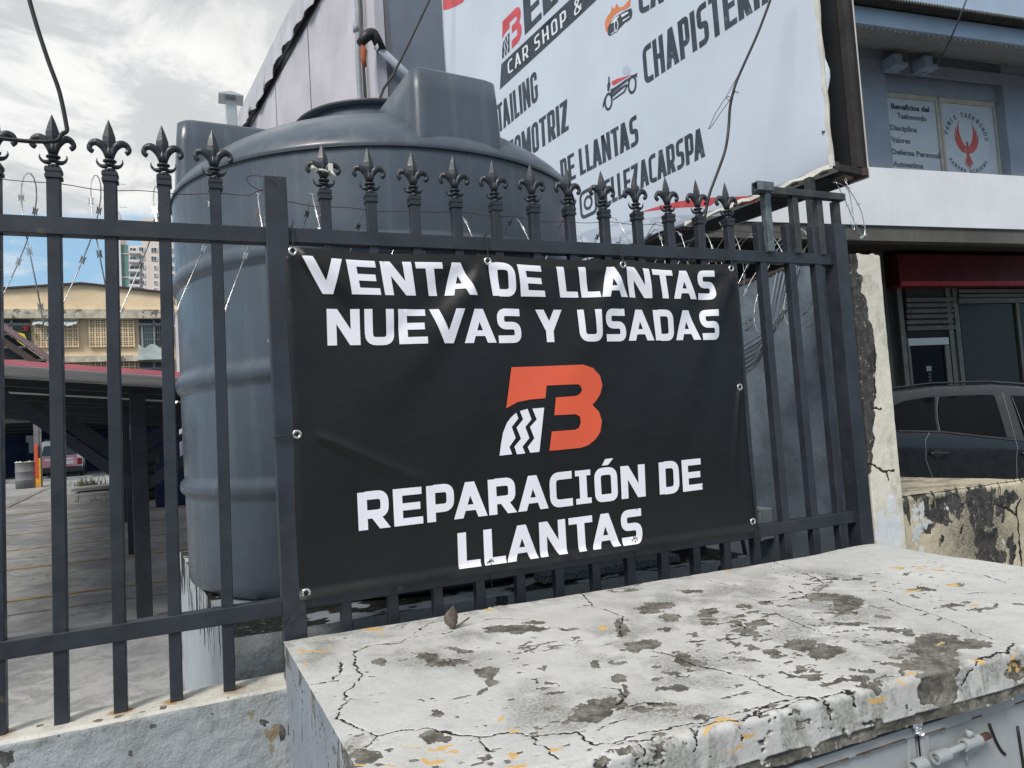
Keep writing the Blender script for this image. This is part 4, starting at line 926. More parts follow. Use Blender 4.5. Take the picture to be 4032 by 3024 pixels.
prof += [(.990, 1.705), (.996, 1.715), (.993, 1.728), (.975, 1.765), (.945, 1.80), (.90, 1.84), (.84, 1.885), (.76, 1.935), (.67, 1.98), (.57, 2.02), (.47, 2.05), (.42, 2.06), (.405, 2.075), (.400, 2.14), (.395, 2.148), (.37, 2.15), (.36, 2.12), (0.001, 2.13)]
mb = MB(); mb.lathe(prof, 128, (TC.x, TC.y, TZ)); mb.build('tank_body', 'tank_plastic', tank)
mb = MB(); mb.tube([(TC.x+.994*math.cos(t_), TC.y+.994*math.sin(t_), TZ+1.708) for t_ in [2*PI*k/128 for k in range(129)]], .0035, 5, cap=False); mb.build('mould_seam', 'tank_seam', tank)
mb = MB(); mb.lathe([(.30, 2.13), (.41, 2.145), (.425, 2.152), (.425, 2.162), (.40, 2.172), (.25, 2.185), (.001, 2.19)], 64, (TC.x, TC.y, TZ)); ld = mb.build('lid', 'tank_plastic', tank)
mb = MB(); mb.lathe([(.427, 2.150), (.430, 2.156), (.427, 2.163)], 64, (TC.x, TC.y, TZ)); mb.build('lid_rim', 'tank_seam', ld)
for ang in (-84, -177, 42):
    e = Vector((math.cos(R(ang)), math.sin(R(ang)), 0)); t_ = Vector((-e.y, e.x, 0)); c = Vector((TC.x, TC.y, TZ))
    rings = [(1.55, .10, .970, .200), (1.72, .12, .972, .200), (1.80, .14, .970, .198), (1.95, .30, .964, .194), (2.035, .42, .958, .190), (2.050, .45, .940, .176), (2.053, .47, .915, .16)]
    mb = MB(); vs = []; cr_ = .045; nseg = 4
    for z, ri, ro, hw in rings:
        pts = []
        for sx_, sy_ in ((ro, -hw), (ro, hw), (ri, hw*.97), (ri, -hw*.97)):
            for k in range(nseg+1):
                a0 = {(-1): -PI/2, 1: 0}[1 if sy_ > 0 else -1] if sx_ == ro else {1: PI/2, -1: PI}[1 if sy_ > 0 else -1]
                an_ = a0+PI/2*k/nseg; ccx = sx_ + (-cr_ if sx_ == ro else cr_); ccy = sy_ + (-cr_ if sy_ > 0 else cr_)
                pts.append((ccx+cr_*math.cos(an_), ccy+cr_*math.sin(an_)))
        vs += [c+e*p[0]+t_*p[1]+Vector((0, 0, z)) for p in pts]
    m_ = 4*(nseg+1); k_ = len(rings)
    mb.add(vs, [(i*m_+j, i*m_+(j+1) % m_, (i+1)*m_+(j+1) % m_, (i+1)*m_+j) for i in range(k_-1) for j in range(m_)] + [tuple((k_-1)*m_+j for j in range(m_))], True)
    mb.build('lifting_lug', 'tank_plastic', tank)
# small things under the banner behind the bars
mb = MB(); mb.box((1.80, 2.60, -.63), (2.02, 2.86, -.47)); mb.box((1.83, 2.585, -.60), (1.98, 2.60, -.50)); mb.tube([(1.85, 2.62, -.47), (1.95, 2.62, -.47)], .03, 8)
lone(mb, 'water_pump', 'pump_black', 'black pump housing seen under the banner next to the tank', 'pump', bevel=.006)
mb = MB(); mb.tube(fillet([(2.02, 2.70, -.56), (2.12, 2.62, -.45), (2.17, 2.60, -.30), (2.14, 2.66, -.1)], .06, 5), .009, 8); mb.tube(fillet([(2.17, 2.6, -.40), (2.19, 2.55, -.62), (2.15, 2.52, -1.0), (2.2, 2.5, -1.5)], .06, 5), .009, 8)
lone(mb, 'hose', 'cable_black', 'black hose curving behind the bars beside the pump', 'hose')
mb = MB(); mb.box((1.15, 2.47, -.615), (1.78, 2.56, -.585)); lone(mb, 'loose_slab', 'worn_plinth', 'flaking pale slab lying on the plinth under the banner', 'slab', bevel=.004)
# ================================================================ SIDE WALL AND WHAT HANGS ON IT
sw = thing('boundary_wall', 'dirty blue grey boundary wall running back behind the end bars of the fence', 'wall', (2.85, 5, -1.6))
a = np.linspace(0, 1, 320)[:, None]; b_ = np.linspace(0, 1, 130)[None, :]
Y1 = 2.42+a*6.5+0*b_; top = .70-.06*ss(Y1, 2.9, 3.0)*0-.02*(Y1-2.4)
Z1 = top*(1-b_)+(-1.58)*b_
bul = .010*(fbm(Y1, Z1, 2.5, 3)-.5)+.004*(fbm(Y1, Z1, 14, 9)-.5)
P = np.stack([2.745+bul, Y1, Z1], -1); o = grid_mesh('wall_face', P, None, 'side_wall', sw); o.matrix_parent_inverse = Matrix.Translation(-sw.location)
mb = MB(); mb.box((2.752, 2.46, -1.6), (2.90, 8.9, .55)); mb.prism([(2.745, 2.44, .70), (2.90, 2.44, .70), (2.90, 8.9, .57), (2.745, 8.9, .57)], (0, 0, .006)); mb.build('wall_core', 'side_wall', sw)
mb = MB(); 
for k in range(40): y0 = 2.5+k*.045; mb.box((2.738, y0, .705-.02*(y0-2.4)-random.uniform(.0, .012)), (2.76, y0+.045, .712-.02*(y0-2.4)+random.uniform(0, .008)))
mb.build('rusty_edge', 'rust_steel', sw)
# cables drooping over the wall
for k in range(6):
    mb = MB(); z0 = .66-.02*k; pts = [(2.73, 2.62+.03*k, .69), (2.722, 2.72+.03*k, .50-.02*k), (2.722, 2.86+.02*k, .40-.03*k), (2.722, 3.1+.05*k, .33-.035*k), (2.722, 3.5, .30-.03*k)]
    mb.tube(fillet(pts, .08, 5), .0028 if k % 2 else .0042, 6)
    lone(mb, 'wall_cable', 'pvc_grey' if k % 2 else 'side_wall', ['highest', 'second highest', 'third', 'fourth', 'fifth', 'lowest'][k]+' of six thin cables drooping across the blue grey wall', 'cable', 'cables drooping across the blue grey wall')
wb = thing('junction_box', 'small pale electrical box on the blue grey wall low behind the fence bars', 'electrical box', (2.70, 3.0, -.62))
mb = MB(); mb.box((2.665, 2.955, -.695), (2.742, 3.06, -.535)); mb.build('box_body', 'box_grey', wb, bevel=.004)
mb = MB(); mb.box((2.655, 2.950, -.70), (2.664, 3.065, -.53)); mb.build('cover', 'box_grey', wb, bevel=.003)
for dz in (-.545, -.685):
    mb = MB(); mb.tube([(2.651, 2.965, dz), (2.656, 2.965, dz)], .004, 8); mb.build('screw', 'dark_steel', wb)
hb = thing('metal_hood', 'pale blue sheet metal hood fixed to the boundary wall beside the banner edge', 'hood', (2.5, 3.3, .3))
mb = MB(); mb.box((2.34, 3.10, .28), (2.74, 4.3, .60)); mb.build('hood_body', 'hood_blue', hb, bevel=.005)
mb = MB(); mb.box((2.33, 3.085, .262), (2.74, 4.3, .279)); mb.build('hood_lip', 'hood_blue', hb)
mb = MB(); mb.box((2.42, 3.14, .17), (2.74, 4.25, .261)); mb.build('under_shadow', 'pump_black', hb)  # black box put in for the shadow under the hood
# ================================================================ BILLBOARD
FB = frame((2.77, 2.4), -7)
bb = thing('billboard', 'large white car wash billboard of printed vinyl on a dark steel frame', 'billboard', FB(0, 0, 1.12)); ZB0, ZB1, SL = 1.12, 4.55, 4.02
def bs(px_, py_): p = atP(px_, py_, (2.77, 2.4), -7); return Vector((along(FB, p), p.z))
def bpt(s, z, off=0.): 
    d = .004*math.sin(2.1*s+1)+.003*math.sin(5*z+2*s); e = math.exp(-s/.05); g_ = math.exp(-(z-ZB0)/.05)
    d -= .010*e*(1+.6*math.sin(9*z))+.008*g_*(1+.5*math.sin(13*s)); return FB(s, d+off, z)
ns, nz = 120, 90; vs = []
for i in range(ns+1):
    for j in range(nz+1):
        s = SL*(i/ns)**1.3; z = ZB0+(ZB1-ZB0)*(j/nz)**1.2
        ss_ = s + (.012*math.sin(z*11)+.006*math.sin(z*31) if i == 0 else 0); z2 = z + (.008*math.sin(s*17)+.008*math.sin(s*41)*(s < .9) if j == 0 else 0)
        vs.append(bpt(ss_, z2))
mb = MB(); mb.add(vs, [(i*(nz+1)+j, (i+1)*(nz+1)+j, (i+1)*(nz+1)+j+1, i*(nz+1)+j+1) for i in range(ns) for j in range(nz)], True)
o = mb.build('vinyl_face', 'billboard_vinyl', bb); md = o.modifiers.new('s', 'SOLIDIFY'); md.thickness = .002; md.offset = -1
mb = MB()      # folded vinyl edges
for k in range(70):
    z = ZB0+k*.05; wd = .016+.006*math.sin(k*1.7)
    mb.add([FB(-.004+.003*math.sin(k*.9), .004, z), FB(wd, .0035, z), FB(.016+.006*math.sin((k+1)*1.7), .0035, z+.05), FB(-.004+.003*math.sin((k+1)*.9), .004, z+.05)], [(0, 1, 2, 3)])
    mb.add([FB(-.004+.003*math.sin(k*.9), .004, z), FB(-.002, -.008-.005*math.sin(k*1.3), z), FB(-.002, -.008-.005*math.sin((k+1)*1.3), z+.05), FB(-.004+.003*math.sin((k+1)*.9), .004, z+.05)], [(0, 1, 2, 3)])
for k in range(18):
    s = k*.055
    mb.add([FB(s, .004, ZB0-.010+.008*math.sin(k*2)), FB(s, -.002, ZB0+.014+.006*math.sin(k*1.4)), FB(s+.055, -.002, ZB0+.014+.006*math.sin((k+1)*1.4)), FB(s+.055, .004, ZB0-.010+.008*math.sin((k+1)*2))], [(0, 1, 2, 3)])
    mb.add([FB(s, .004, ZB0-.010+.008*math.sin(k*2)), FB(s, -.045, ZB0-.018), FB(s+.055, -.045, ZB0-.018), FB(s+.055, .004, ZB0-.010+.008*math.sin((k+1)*2))], [(0, 1, 2, 3)])
mb.build('folded_edge', 'billboard_fold', bb)
mb = MB(); fbox(mb, FB, .0, SL, -.285, -.280, ZB0-.02, ZB1); mb.build('back_sheet', 'billboard_fold', bb)
mb = MB(); fbox(mb, FB, .004, SL, -.2795, -.273, ZB0, ZB1); mb.build('back_shade_sheet', 'billboard_inside', bb)  # near-black sheet added to shade the inner side of the back sheet
mb = MB(); fbox(mb, FB, .03, SL, -.0125, -.0065, ZB0+.03, ZB1); mb.build('front_shade_sheet', 'billboard_inside', bb)  # dark sheet added behind the vinyl for the shaded inside
mb = MB(); fbox(mb, FB, .45, .47, -.279, -.012, ZB0+.03, ZB1); fbox(mb, FB, .45, SL, -.279, -.012, ZB0+.03, ZB0+.04); mb.build('inner_shade_panel', 'billboard_inside', bb)  # black panels stand in for the shade deeper inside
for (a0, a1, d0, d1, z0, z1, nm, mt_) in ((0, SL, -.050, -.014, ZB0-.012, ZB0+.026, 'frame_tube', 'rust_steel'), (0, SL, -.279, -.243, ZB0-.012, ZB0+.026, 'frame_tube', 'rust_steel'), (.012, .05, -.272, -.222, ZB0+.03, ZB1, 'timber_stud', 'wood'),
    (.012, .045, -.24, -.052, ZB0-.008, ZB0+.025, 'timber_sill', 'wood'), (.36, .40, -.242, -.051, ZB0-.008, ZB0+.028, 'cross_tube', 'rust_steel'), (1.0, 1.05, -.242, -.051, ZB0-.008, ZB0+.028, 'cross_tube', 'rust_steel'), (2.0, 2.05, -.242, -.051, ZB0-.008, ZB0+.028, 'cross_tube', 'rust_steel'), (3.0, 3.05, -.242, -.051, ZB0-.008, ZB0+.028, 'cross_tube', 'rust_steel'), (3.96, 4.0, -.27, -.012, ZB0, ZB1, 'frame_tube', 'rust_steel')):
    mb = MB(); fbox(mb, FB, a0, a1, d0, d1, z0, z1); mb.build(nm, mt_, bb, bevel=.001, seg=1)
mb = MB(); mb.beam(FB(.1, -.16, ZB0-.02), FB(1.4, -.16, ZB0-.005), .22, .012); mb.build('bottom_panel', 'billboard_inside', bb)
mb = MB(); mb.box((2.72, 2.50, .72), (2.755, 2.535, 1.10)); mb.build('support_tube', 'dark_steel', bb)
for k in (1.9, 3.7):
    mb = MB(); p = FB(k, -.15, 0); mb.box((p.x-.04, p.y-.04, -1.5), (p.x+.04, p.y+.04, ZB0-.005)); mb.build('support_post', 'dark_steel', bb)
for s, z in ((.03, 1.30), (.03, 2.4), (.03, 3.5)):
    mb = MB(); c = FB(s, .006, z); mb.lathe([(.001, .0), (.008, .001), (.008, -.004)], 8, c); mb.build('rivet', 'rust_steel', bb)
def board_stamp(name, polys, m_, off=.003): return stamp(name, polys, lambda s, z: bpt(s, z, off), m_, bb, step=.12)
z3 = lambda a_, b_: (1700+.5877*a_, .5877*b_)
def board_line(text, st, en, top_st, m_='print_dark', ws=.50, t_=.175, h_=.14, gap=.05, mirror=False, italic=0.):
    A, B, T = bs(*z3(*st)), bs(*z3(*en)), bs(*z3(*top_st)); zb = (A.y+B.y)/2; h = T.y-A.y
    polys, wd = line_polys(text, ws, t_, h_, gap, sp=.2, iw=t_)
    board_stamp('lettering', [[Vector((A.x+(B.x-A.x)*p[0]/wd, A.y+(B.y-A.y)*p[0]/wd+p[1]*h)) for p in q] for q in polys], m_)
if 1:
    board_line('DETAILING', (370, 962), (715, 668), (372, 775))
    board_line('AUTOMOTRIZ', (420, 1205), (920, 868), (422, 1020))
    board_line('DE LLANTAS', (872, 1245), (1388, 962), (868, 1072))
    board_line('BELLEZACARSPA', (1110, 1408), (1838, 1048), (1104, 1238))
    board_line('CHAPISTERIA', (1428, 572), (2330, -35), (1408, 330))
    board_line('CA', (1392, 105), (1560, 10), (1375, -130))
    board_line('ELLE', (628, 238), (1120, -270), (655, -50), t_=.22, ws=.62, h_=.17, gap=.045)
    band = [bs(*z3(*p)) for p in ((472, 430), (462, 603), (1180, -75), (1180, -245))]; board_stamp('title_band', [band], 'print_dark')
    A, B, T = bs(*z3(520, 503)), bs(*z3(1003, 70)), bs(*z3(520, 412)); polys, wd = line_polys('CAR SHOP &', .62, .15, .13, .22, sp=.36, iw=.15)
    board_stamp('lettering', [[Vector((A.x+(B.x-A.x)*p[0]/wd, A.y+(B.y-A.y)*p[0]/wd+p[1]*(T.y-A.y))) for p in q] for q in polys], 'print_white', .006)
# tyre emblem on the board, same drawing as on the banner, dark tyre and red B
ox0, ox1 = 1900., 2375.; LB = bs(*z3(476, 400)); RB = bs(*z3(612, 262)); LT = bs(*z3(482, 160))
def onboard(p):    # photo px of banner emblem -> emblem box -> board
    x = (p[0]-1965)/(2372-1965); y = (1795-p[1]+(-.055)*(p[0]-1965))/(1795-1440); return Vector((LB.x+(RB.x-LB.x)*x, LB.y+(LT.y-LB.y)*y*1.12))
board_stamp('emblem', [[onboard(p) for p in LOGO_O]], 'print_red')
board_stamp('tyre_emblem', [[onboard(p) for p in q] for q in LOGO_W], 'print_dark')
zq = lambda a_, b_: (2100+.452*a_, 600+.452*b_)
board_stamp('red_swoosh', [[bs(*zq(*p)) for p in ((930, 522), (1020, 492), (1120, 462), (1260, 430), (1400, 407), (1600, 392), (1930, 380), (1945, 432), (1700, 462), (1500, 472), (1300, 480), (1150, 495))]], 'print_red')
board_stamp('blue_swoosh', [[bs(*zq(*p)) for p in ((330, 733), (450, 690), (560, 655), (860, 585), (1140, 555), (1400, 545), (1700, 505), (1700, 540), (1395, 572), (1140, 650), (950, 740), (700, 820), (330, 960))]], 'print_pale_blue', .0022)
board_stamp('red_arc', [[bs(*z3(*p)) for p in ((75, -20), (78, 70), (120, 62), (170, 42), (210, 20), (250, -30))]], 'print_red')
def ring(cx_, cy_, rx, ry, wd, n=22): return stroke([Vector((cx_+rx*math.cos(2*PI*k/n), cy_+ry*math.sin(2*PI*k/n))) for k in range(n+1)], wd, closed=True)
c0 = bs(*z3(1045, 1357)); rr = .088; aa = .052
sq = fillet([Vector(c0)+Vector(p) for p in ((0, -rr), (rr, -rr), (rr, rr), (-rr, rr), (-rr, -rr), (0, -rr))], .05, 4)
board_stamp('camera_icon', stroke(sq, .026, closed=True)+ring(c0.x, c0.y, .042, .042, .022)+[[c0+Vector((-.05+.012*math.cos(k), .05+.012*math.sin(k))) for k in range(6)]], 'print_dark')
zb_ = lambda l: [bs(*z3(*p)) for p in l]
board_stamp('flame_icon', [zb_([(1162,205),(1156,150),(1172,110),(1195,85),(1205,40),(1222,60),(1235,22),(1255,50),(1285,42),(1312,8),(1332,-12),(1330,40),(1300,62),(1262,74),(1230,95),(1205,125),(1186,165),(1178,228)])], 'print_orange')
board_stamp('car_icon', [zb_([(1182,238),(1176,190),(1196,152),(1238,108),(1290,76),(1338,54),(1346,84),(1340,118),(1318,140),(1296,150),(1262,186),(1240,208),(1198,237)])], 'print_dark', .0045)
board_stamp('car_icon_light', [zb_([(1198,160),(1236,116),(1262,104),(1226,150)]), zb_([(1270,100),(1318,78),(1322,88),(1276,118)]), zb_([(1282,136),(1330,108),(1328,116),(1284,146)]), zb_([(1204,226),(1232,204),(1232,210),(1206,232)])]+[ring(*bs(*z3(1238, 172)), .018, .036, .008), ring(*bs(*z3(1188, 218)), .014, .026, .008)][0], 'print_white', .007)
r1, r2 = bs(*z3(1186, 680)), bs(*z3(1345, 566))
board_stamp('car_icon', ring(r1.x, r1.y, .036, .052, .016)+ring(r2.x, r2.y, .036, .052, .016)+[zb_(l) for l in ([(1205,640),(1260,590),(1310,560),(1308,572),(1262,610),(1208,655)], [(1150,690),(1160,655),(1185,620),(1190,628),(1168,660),(1156,712),(1146,724)], [(1180,610),(1178,570),(1186,545),(1184,515),(1194,514),(1194,545),(1200,560),(1190,612)], [(1200,640),(1200,600),(1230,585),(1300,535),(1380,488),(1376,520),(1366,510),(1310,545),(1240,600)], [(1215,665),(1290,610),(1310,565),(1316,570),(1296,618),(1218,672)])], 'print_dark', .0045)
board_stamp('car_icon_red', [zb_([(1206, 548), (1240, 530), (1300, 512), (1340, 498), (1300, 524), (1240, 560), (1216, 575)])], 'print_red', .004)
board_stamp('splash_icon', [zb_([(1275, 470), (1290, 455), (1310, 440), (1325, 455), (1338, 462), (1330, 490), (1305, 500), (1280, 492)])], 'print_pale_blue', .0035)

# ================================================================ WHITE BUILDING BEHIND THE TANK
FW = frame((2.0, 8.0), -8.5); FW2 = frame((2.0, 8.0), 81.5)
wbd = thing('warehouse', 'tall dirty white rendered building behind the tank with buckled metal flashing', 'building', (2, 8, -1.6))
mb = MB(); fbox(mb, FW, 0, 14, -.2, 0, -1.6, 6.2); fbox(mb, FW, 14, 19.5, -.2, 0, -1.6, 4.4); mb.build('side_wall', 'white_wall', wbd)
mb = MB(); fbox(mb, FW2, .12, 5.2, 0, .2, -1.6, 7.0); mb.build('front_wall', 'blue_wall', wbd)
mb = MB(); fbox(mb, FW2, -.004, .115, -.012, .2, -1.6, 6.9); mb.build('corner_strip', 'white_wall', wbd)
mb = MB()
edges = [0, .35, 1.9, 3.4, 5.0, 6.6, 8.4, 10.2, 12.2, 14]
for i, (a0, a1) in enumerate(zip(edges, edges[1:])):   # flashing sheets, bottom edge wavy and lifted
    n = 10; vs = []
    for k in range(n+1):
        s = a0+(a1-a0)*k/n; lift = .05+.07*abs(math.sin(k*.8+i*1.3)); zb_l = 6.26+.05*math.sin(s*2.1)+.03*math.sin(s*5.3)
        vs += [FW(s, lift, zb_l), FW(s, .03, 6.85)]
    m_b = MB(); m_b.add(vs, [(2*k, 2*k+2, 2*k+3, 2*k+1) for k in range(n)]); o = m_b.build('flashing_sheet', 'flashing', wbd); md = o.modifiers.new('s', 'SOLIDIFY'); md.thickness = .01
mb = MB(); fbox(mb, FW, .0, 14, -.3, .02, 6.19, 6.33); mb.build('gap_dark', 'cable_black', wbd)  # black strip painted in for the dark of the gap under the flashing
mb = MB(); fbox(mb, FW, .0, 14, -.3, .01, 6.33, 6.86); mb.build('roof_edge', 'flashing', wbd)
mb = MB()
for s in (2.6, 4.6, 7.2): fbox(mb, FW, s, s+.012, 0, .008, 1, 6.2)
mb.build('render_joint', 'concrete_dim', wbd)
mb = MB(); pts = [FW(.42, .07, z) for z in (0, 3.6, 4.6, 5.2, 7.0)]; pts[3] += Vector((.03, 0, 0)); mb.tube(pts, .035, 10); mb.tube([FW(.42, .07, 4.92), FW(.42, .07, 5.02)], .043, 10)
lone(mb, 'conduit', 'pvc_grey', 'pale grey conduit pipe rising up the corner of the white building', 'pipe')
mb = MB(); 
for o_, s in ((0, .30), (.06, .24)): mb.tube([FW(s, .05, -1), FW(s, .05, 3.), FW(s+o_*.3, .06, 4.4), FW(s-.05, .05, 6.9)], .011, 6)
mb.tube([FW(.40, .05, 3.85), FW(.36, .06, 3.4), FW(.28, .06, 2.6), FW(.25, .05, 1)], .014, 6); mb.tube([FW(.45, .06, 3.9), FW(.44, .06, 2.8), FW(.44, .05, 1)], .024, 6)
lone(mb, 'wall_cables', 'cable_black', 'black cables clipped to the corner of the white building', 'cable')
p_ = [atP(*q, (2, 8), 81.5) for q in ((1410, 186), (1440, 158), (1462, 156), (1486, 178))]
for q in p_: q.y -= .12
pc = thing('drain_pipe', 'grey pipe with taped black elbow sticking out of the white building corner', 'pipe', p_[1])
q1 = atP(1480, 178, (2, 7.88), 81.5); q2 = atP(1640, 330, (2, 7.88), 81.5)
mb = MB(); mb.tube([q1, q2, q2+(q2-q1)], .045, 12); mb.build('pipe', 'facade_blue', pc)
mb = MB(); mb.tube(fillet([p_[0]+Vector((0, 0, -.02)), p_[1], p_[2]+Vector((0, 0, .02)), q1+(q2-q1)*.14], .12, 4), [.05, .06, .065, .06]+[.06]*8, 10); mb.build('elbow_tape', 'cable_black', pc)
q = atP(1430, 215, (2, 7.88), 81.5)
mb = MB(); mb.tube([q+Vector((0, 0, .13)), q+Vector((.01, 0, .05)), q+Vector((.0, 0, -.05)), q+Vector((.01, 0, -.14))], [.02, .038, .034, .026], 8); mb.build('foam', 'insul_orange', pc)
mb = MB(); pts = [atY(*q, 6.) for q in ((1760, -150), (1690, 0), (1600, 190), (1545, 300), (1510, 350), (1482, 425), (1440, 600))]; mb.tube(pts, .013, 6)
lone(mb, 'overhead_cable', 'cable_black', 'straight black cable slanting down past the white building corner behind the tank', 'cable')
vt = thing('roof_flue', 'galvanised square flue with pyramid cap rising above the tank against the sky', 'flue', (.62, 14, -1.3))
mb = MB(); mb.box((.545, 13.95, -1.35), (.745, 14.15, 6.42)); mb.build('duct', 'galvanised', vt, bevel=.01)
mb = MB(); zc_ = 6.50; x0, x1, y0, y1 = .43, .87, 13.83, 14.27
mb.add([(x0, y0, zc_), (x1, y0, zc_), (x1, y1, zc_), (x0, y1, zc_), (.65, 14.05, zc_+.16), (x0, y0, zc_-.02), (x1, y0, zc_-.02), (x1, y1, zc_-.02), (x0, y1, zc_-.02)], [(0, 1, 4), (1, 2, 4), (2, 3, 4), (3, 0, 4), (0, 5, 6, 1), (1, 6, 7, 2), (2, 7, 8, 3), (3, 8, 5, 0), (8, 7, 6, 5)]); mb.build('cap', 'galvanised', vt)
for xx, yy in ((.56, 13.97), (.73, 13.97), (.56, 14.13), (.73, 14.13)):
    mb = MB(); mb.box((xx-.012, yy-.012, 6.42), (xx+.012, yy+.012, 6.48)); mb.build('cap_leg', 'galvanised', vt)
mb = MB(); mb.add([(.60, 14.0, 6.42), (.70, 14.0, 6.42), (.70, 14.1, 6.42), (.6, 14.1, 6.42), (.65, 14.05, 6.47)], [(0, 1, 4), (1, 2, 4), (2, 3, 4), (3, 0, 4)]); mb.build('baffle', 'galvanised', vt)
# ================================================================ CARPORT IN THE LOT
FC = frame((-.53, 6.77), 84)      # a along the beams, n away from the street
def cz_(s, d): return .53-.10*s+.016*d      # underside of the roof
cp = thing('carport', 'long dark steel carport with grey sheet roof and red edge trim over the parking bays', 'carport', FC(0, 0, -1.45))
DEPTH = (-.95, 19.5); S0, S1_ = -2.75, 1.55
cols = [0, 3.95, 7.95, 11.9, 15.8]
for i, d in enumerate(cols):
    zb = lot_z(6.77+d)-.02; top = cz_(0, d)-.07
    mb = MB(); fbox(mb, FC, -.06, .06, d-.06, d+.06, zb, top); c_ = mb.build('column', 'roof_steel_dark', cp, bevel=.004, seg=1)
    mb = MB(); fbox(mb, FC, -2.7, 1.5, d-.05, d+.05, 0, .01)
    mb = MB(); mb.beam(FC(-2.7, d, cz_(-2.7, d)-.045), FC(1.5, d, cz_(1.5, d)-.045), .07, .06); mb.build('beam', 'roof_steel_dark', cp)
    zj = -.33+.016*d
    mb = MB(); mb.beam(FC(-.03, d+.002, zj), FC(-1.06, d+.002, cz_(-1.06, d)-.05), .06, .085); mb.build('strut', 'roof_steel_dark', cp)
    mb = MB(); mb.beam(FC(.03, d+.002, zj), FC(1.15, d+.002, cz_(1.15, d)-.05), .06, .085); mb.build('strut', 'roof_steel_dark', cp)
    if i: mb = MB(); fbox(mb, FC, .0, .16, d-.07, d-.062, top-.42, top-.22); mb.build('sign_plate', 'box_grey', cp)
for d in [x*1.98+1.0 for x in range(10)]:
    if min(abs(d-c_) for c_ in cols) > .3:
        mb = MB(); mb.beam(FC(S0, d, cz_(S0, d)-.035), FC(S1_, d, cz_(S1_, d)-.035), .05, .07); mb.build('purlin', 'roof_steel_dark', cp)
# trapezoid roof sheets, ribs run along the beams
d = DEPTH[0]; k = 0
while d < DEPTH[1]:
    mb = MB(); vs = []; prof_ = []
    for r in range(5):
        q = d+r*.2; prof_ += [(q, 0), (q+.03, .028), (q+.07, .028), (q+.10, 0), (q+.15, .0), (q+.155, .006), (q+.16, 0)]
    prof_.append((d+1.0, 0))
    for s in (S0, S1_): vs += [FC(s, q, cz_(s, q)+h) for q, h in prof_]
    n = len(prof_); mb.add(vs, [(i, i+1, n+i+1, n+i) for i in range(n-1)])
    o = mb.build('roof_sheet', 'sheet_grey', cp); md = o.modifiers.new('s', 'SOLIDIFY'); md.thickness = .004; d += 1.0
mb = MB(); mb.beam(FC(S0, DEPTH[0]-.02, cz_(S0, DEPTH[0])+.035), FC(S1_, DEPTH[0]-.02, cz_(S1_, DEPTH[0])+.035), .03, .034); mb.build('edge_trim', 'red_trim', cp)
mb = MB(); mb.beam(FC(S0-.02, DEPTH[0], cz_(S0, DEPTH[0])+.02), FC(S0-.02, DEPTH[1], cz_(S0, DEPTH[1])+.02), .03, .09); mb.build('edge_trim', 'maroon_sheet', cp)
# glowing discs added for the bright sky gaps under the roof
for i, (px_, py_, y, r) in enumerate(((670, 1582, 8.6, .075), (606, 1613, 12.4, .08), (576, 1637, 16.2, .10), (563, 1651, 20., .10))):
    c = atY(px_, py_, y); l_ = thing('sky_gap', ('nearest and brightest', 'second', 'third', 'farthest')[i]+' glowing disc put in for a sky gap under the carport roof near the tank', 'lamp', c)
    mb = MB(); mb.lathe([(.001, -.03), (r*.8, -.02), (r, 0), (r*.85, .05), (.001, .06)], 10, c); mb.build('glow_disc', 'sky_gap_glow', l_)
    mb = MB(); mb.lathe([(r*.95, .02), (r*.7, .09), (.02, .12), (.015, .3)], 10, c); mb.build('housing', 'plastic_dark', l_)  # dark cup added behind the glowing disc
# grey post with orange and red marker
mp = thing('marker_post', 'grey steel post with orange and red safety paint at its foot', 'post', (-5.25, 28.4, -1.12))
mb = MB(); mb.box((-5.36, 28.35, -1.12), (-5.21, 28.5, 1.15)); mb.box((-5.19, 28.36, -1.12), (-5.15, 28.48, 1.15)); mb.build('post_steel', 'barrel_grey', mp)
mb = MB(); mb.box((-5.33, 28.30, -1.12), (-5.17, 28.34, -.15)); mb.build('orange_guard', 'orange_paint', mp)
mb = MB(); mb.box((-5.335, 28.285, -.80), (-5.24, 28.299, .32)); mb.build('red_guard', 'red_orange', mp)
br_ = thing('oil_drum', 'grey steel drum with crumpled bag on top standing in the car park', 'drum', (-5.56, 28.4, -1.12))
c = (-5.60, 28.5, -1.125); r = .325
mb = MB(); mb.lathe([(.001, .0), (r, 0), (r, .26), (r+.012, .275), (r, .29), (r, .54), (r+.012, .555), (r, .57), (r, .84), (r+.008, .85), (r+.008, .86), (r-.02, .86), (r-.02, .80), (.001, .80)], 28, c); mb.build('drum_body', 'barrel_grey', br_)
mb = MB(); n = 24; vs = []
for k in range(n): a_ = 2*PI*k/n; vs += [(c[0]+(r+.02)*math.cos(a_), c[1]+(r+.02)*math.sin(a_), c[2]+.66+.05*random.random()), (c[0]+(r+.025)*math.cos(a_), c[1]+(r+.025)*math.sin(a_), c[2]+.87), (c[0]+(r-.06)*math.cos(a_), c[1]+(r-.06)*math.sin(a_), c[2]+.87+.06*random.random())]
mb.add(vs, [(3*k+j, 3*((k+1) % n)+j, 3*((k+1) % n)+j+1, 3*k+j+1) for k in range(n) for j in (1,)])
mb.build('bag_rim', 'bag_cream', br_)
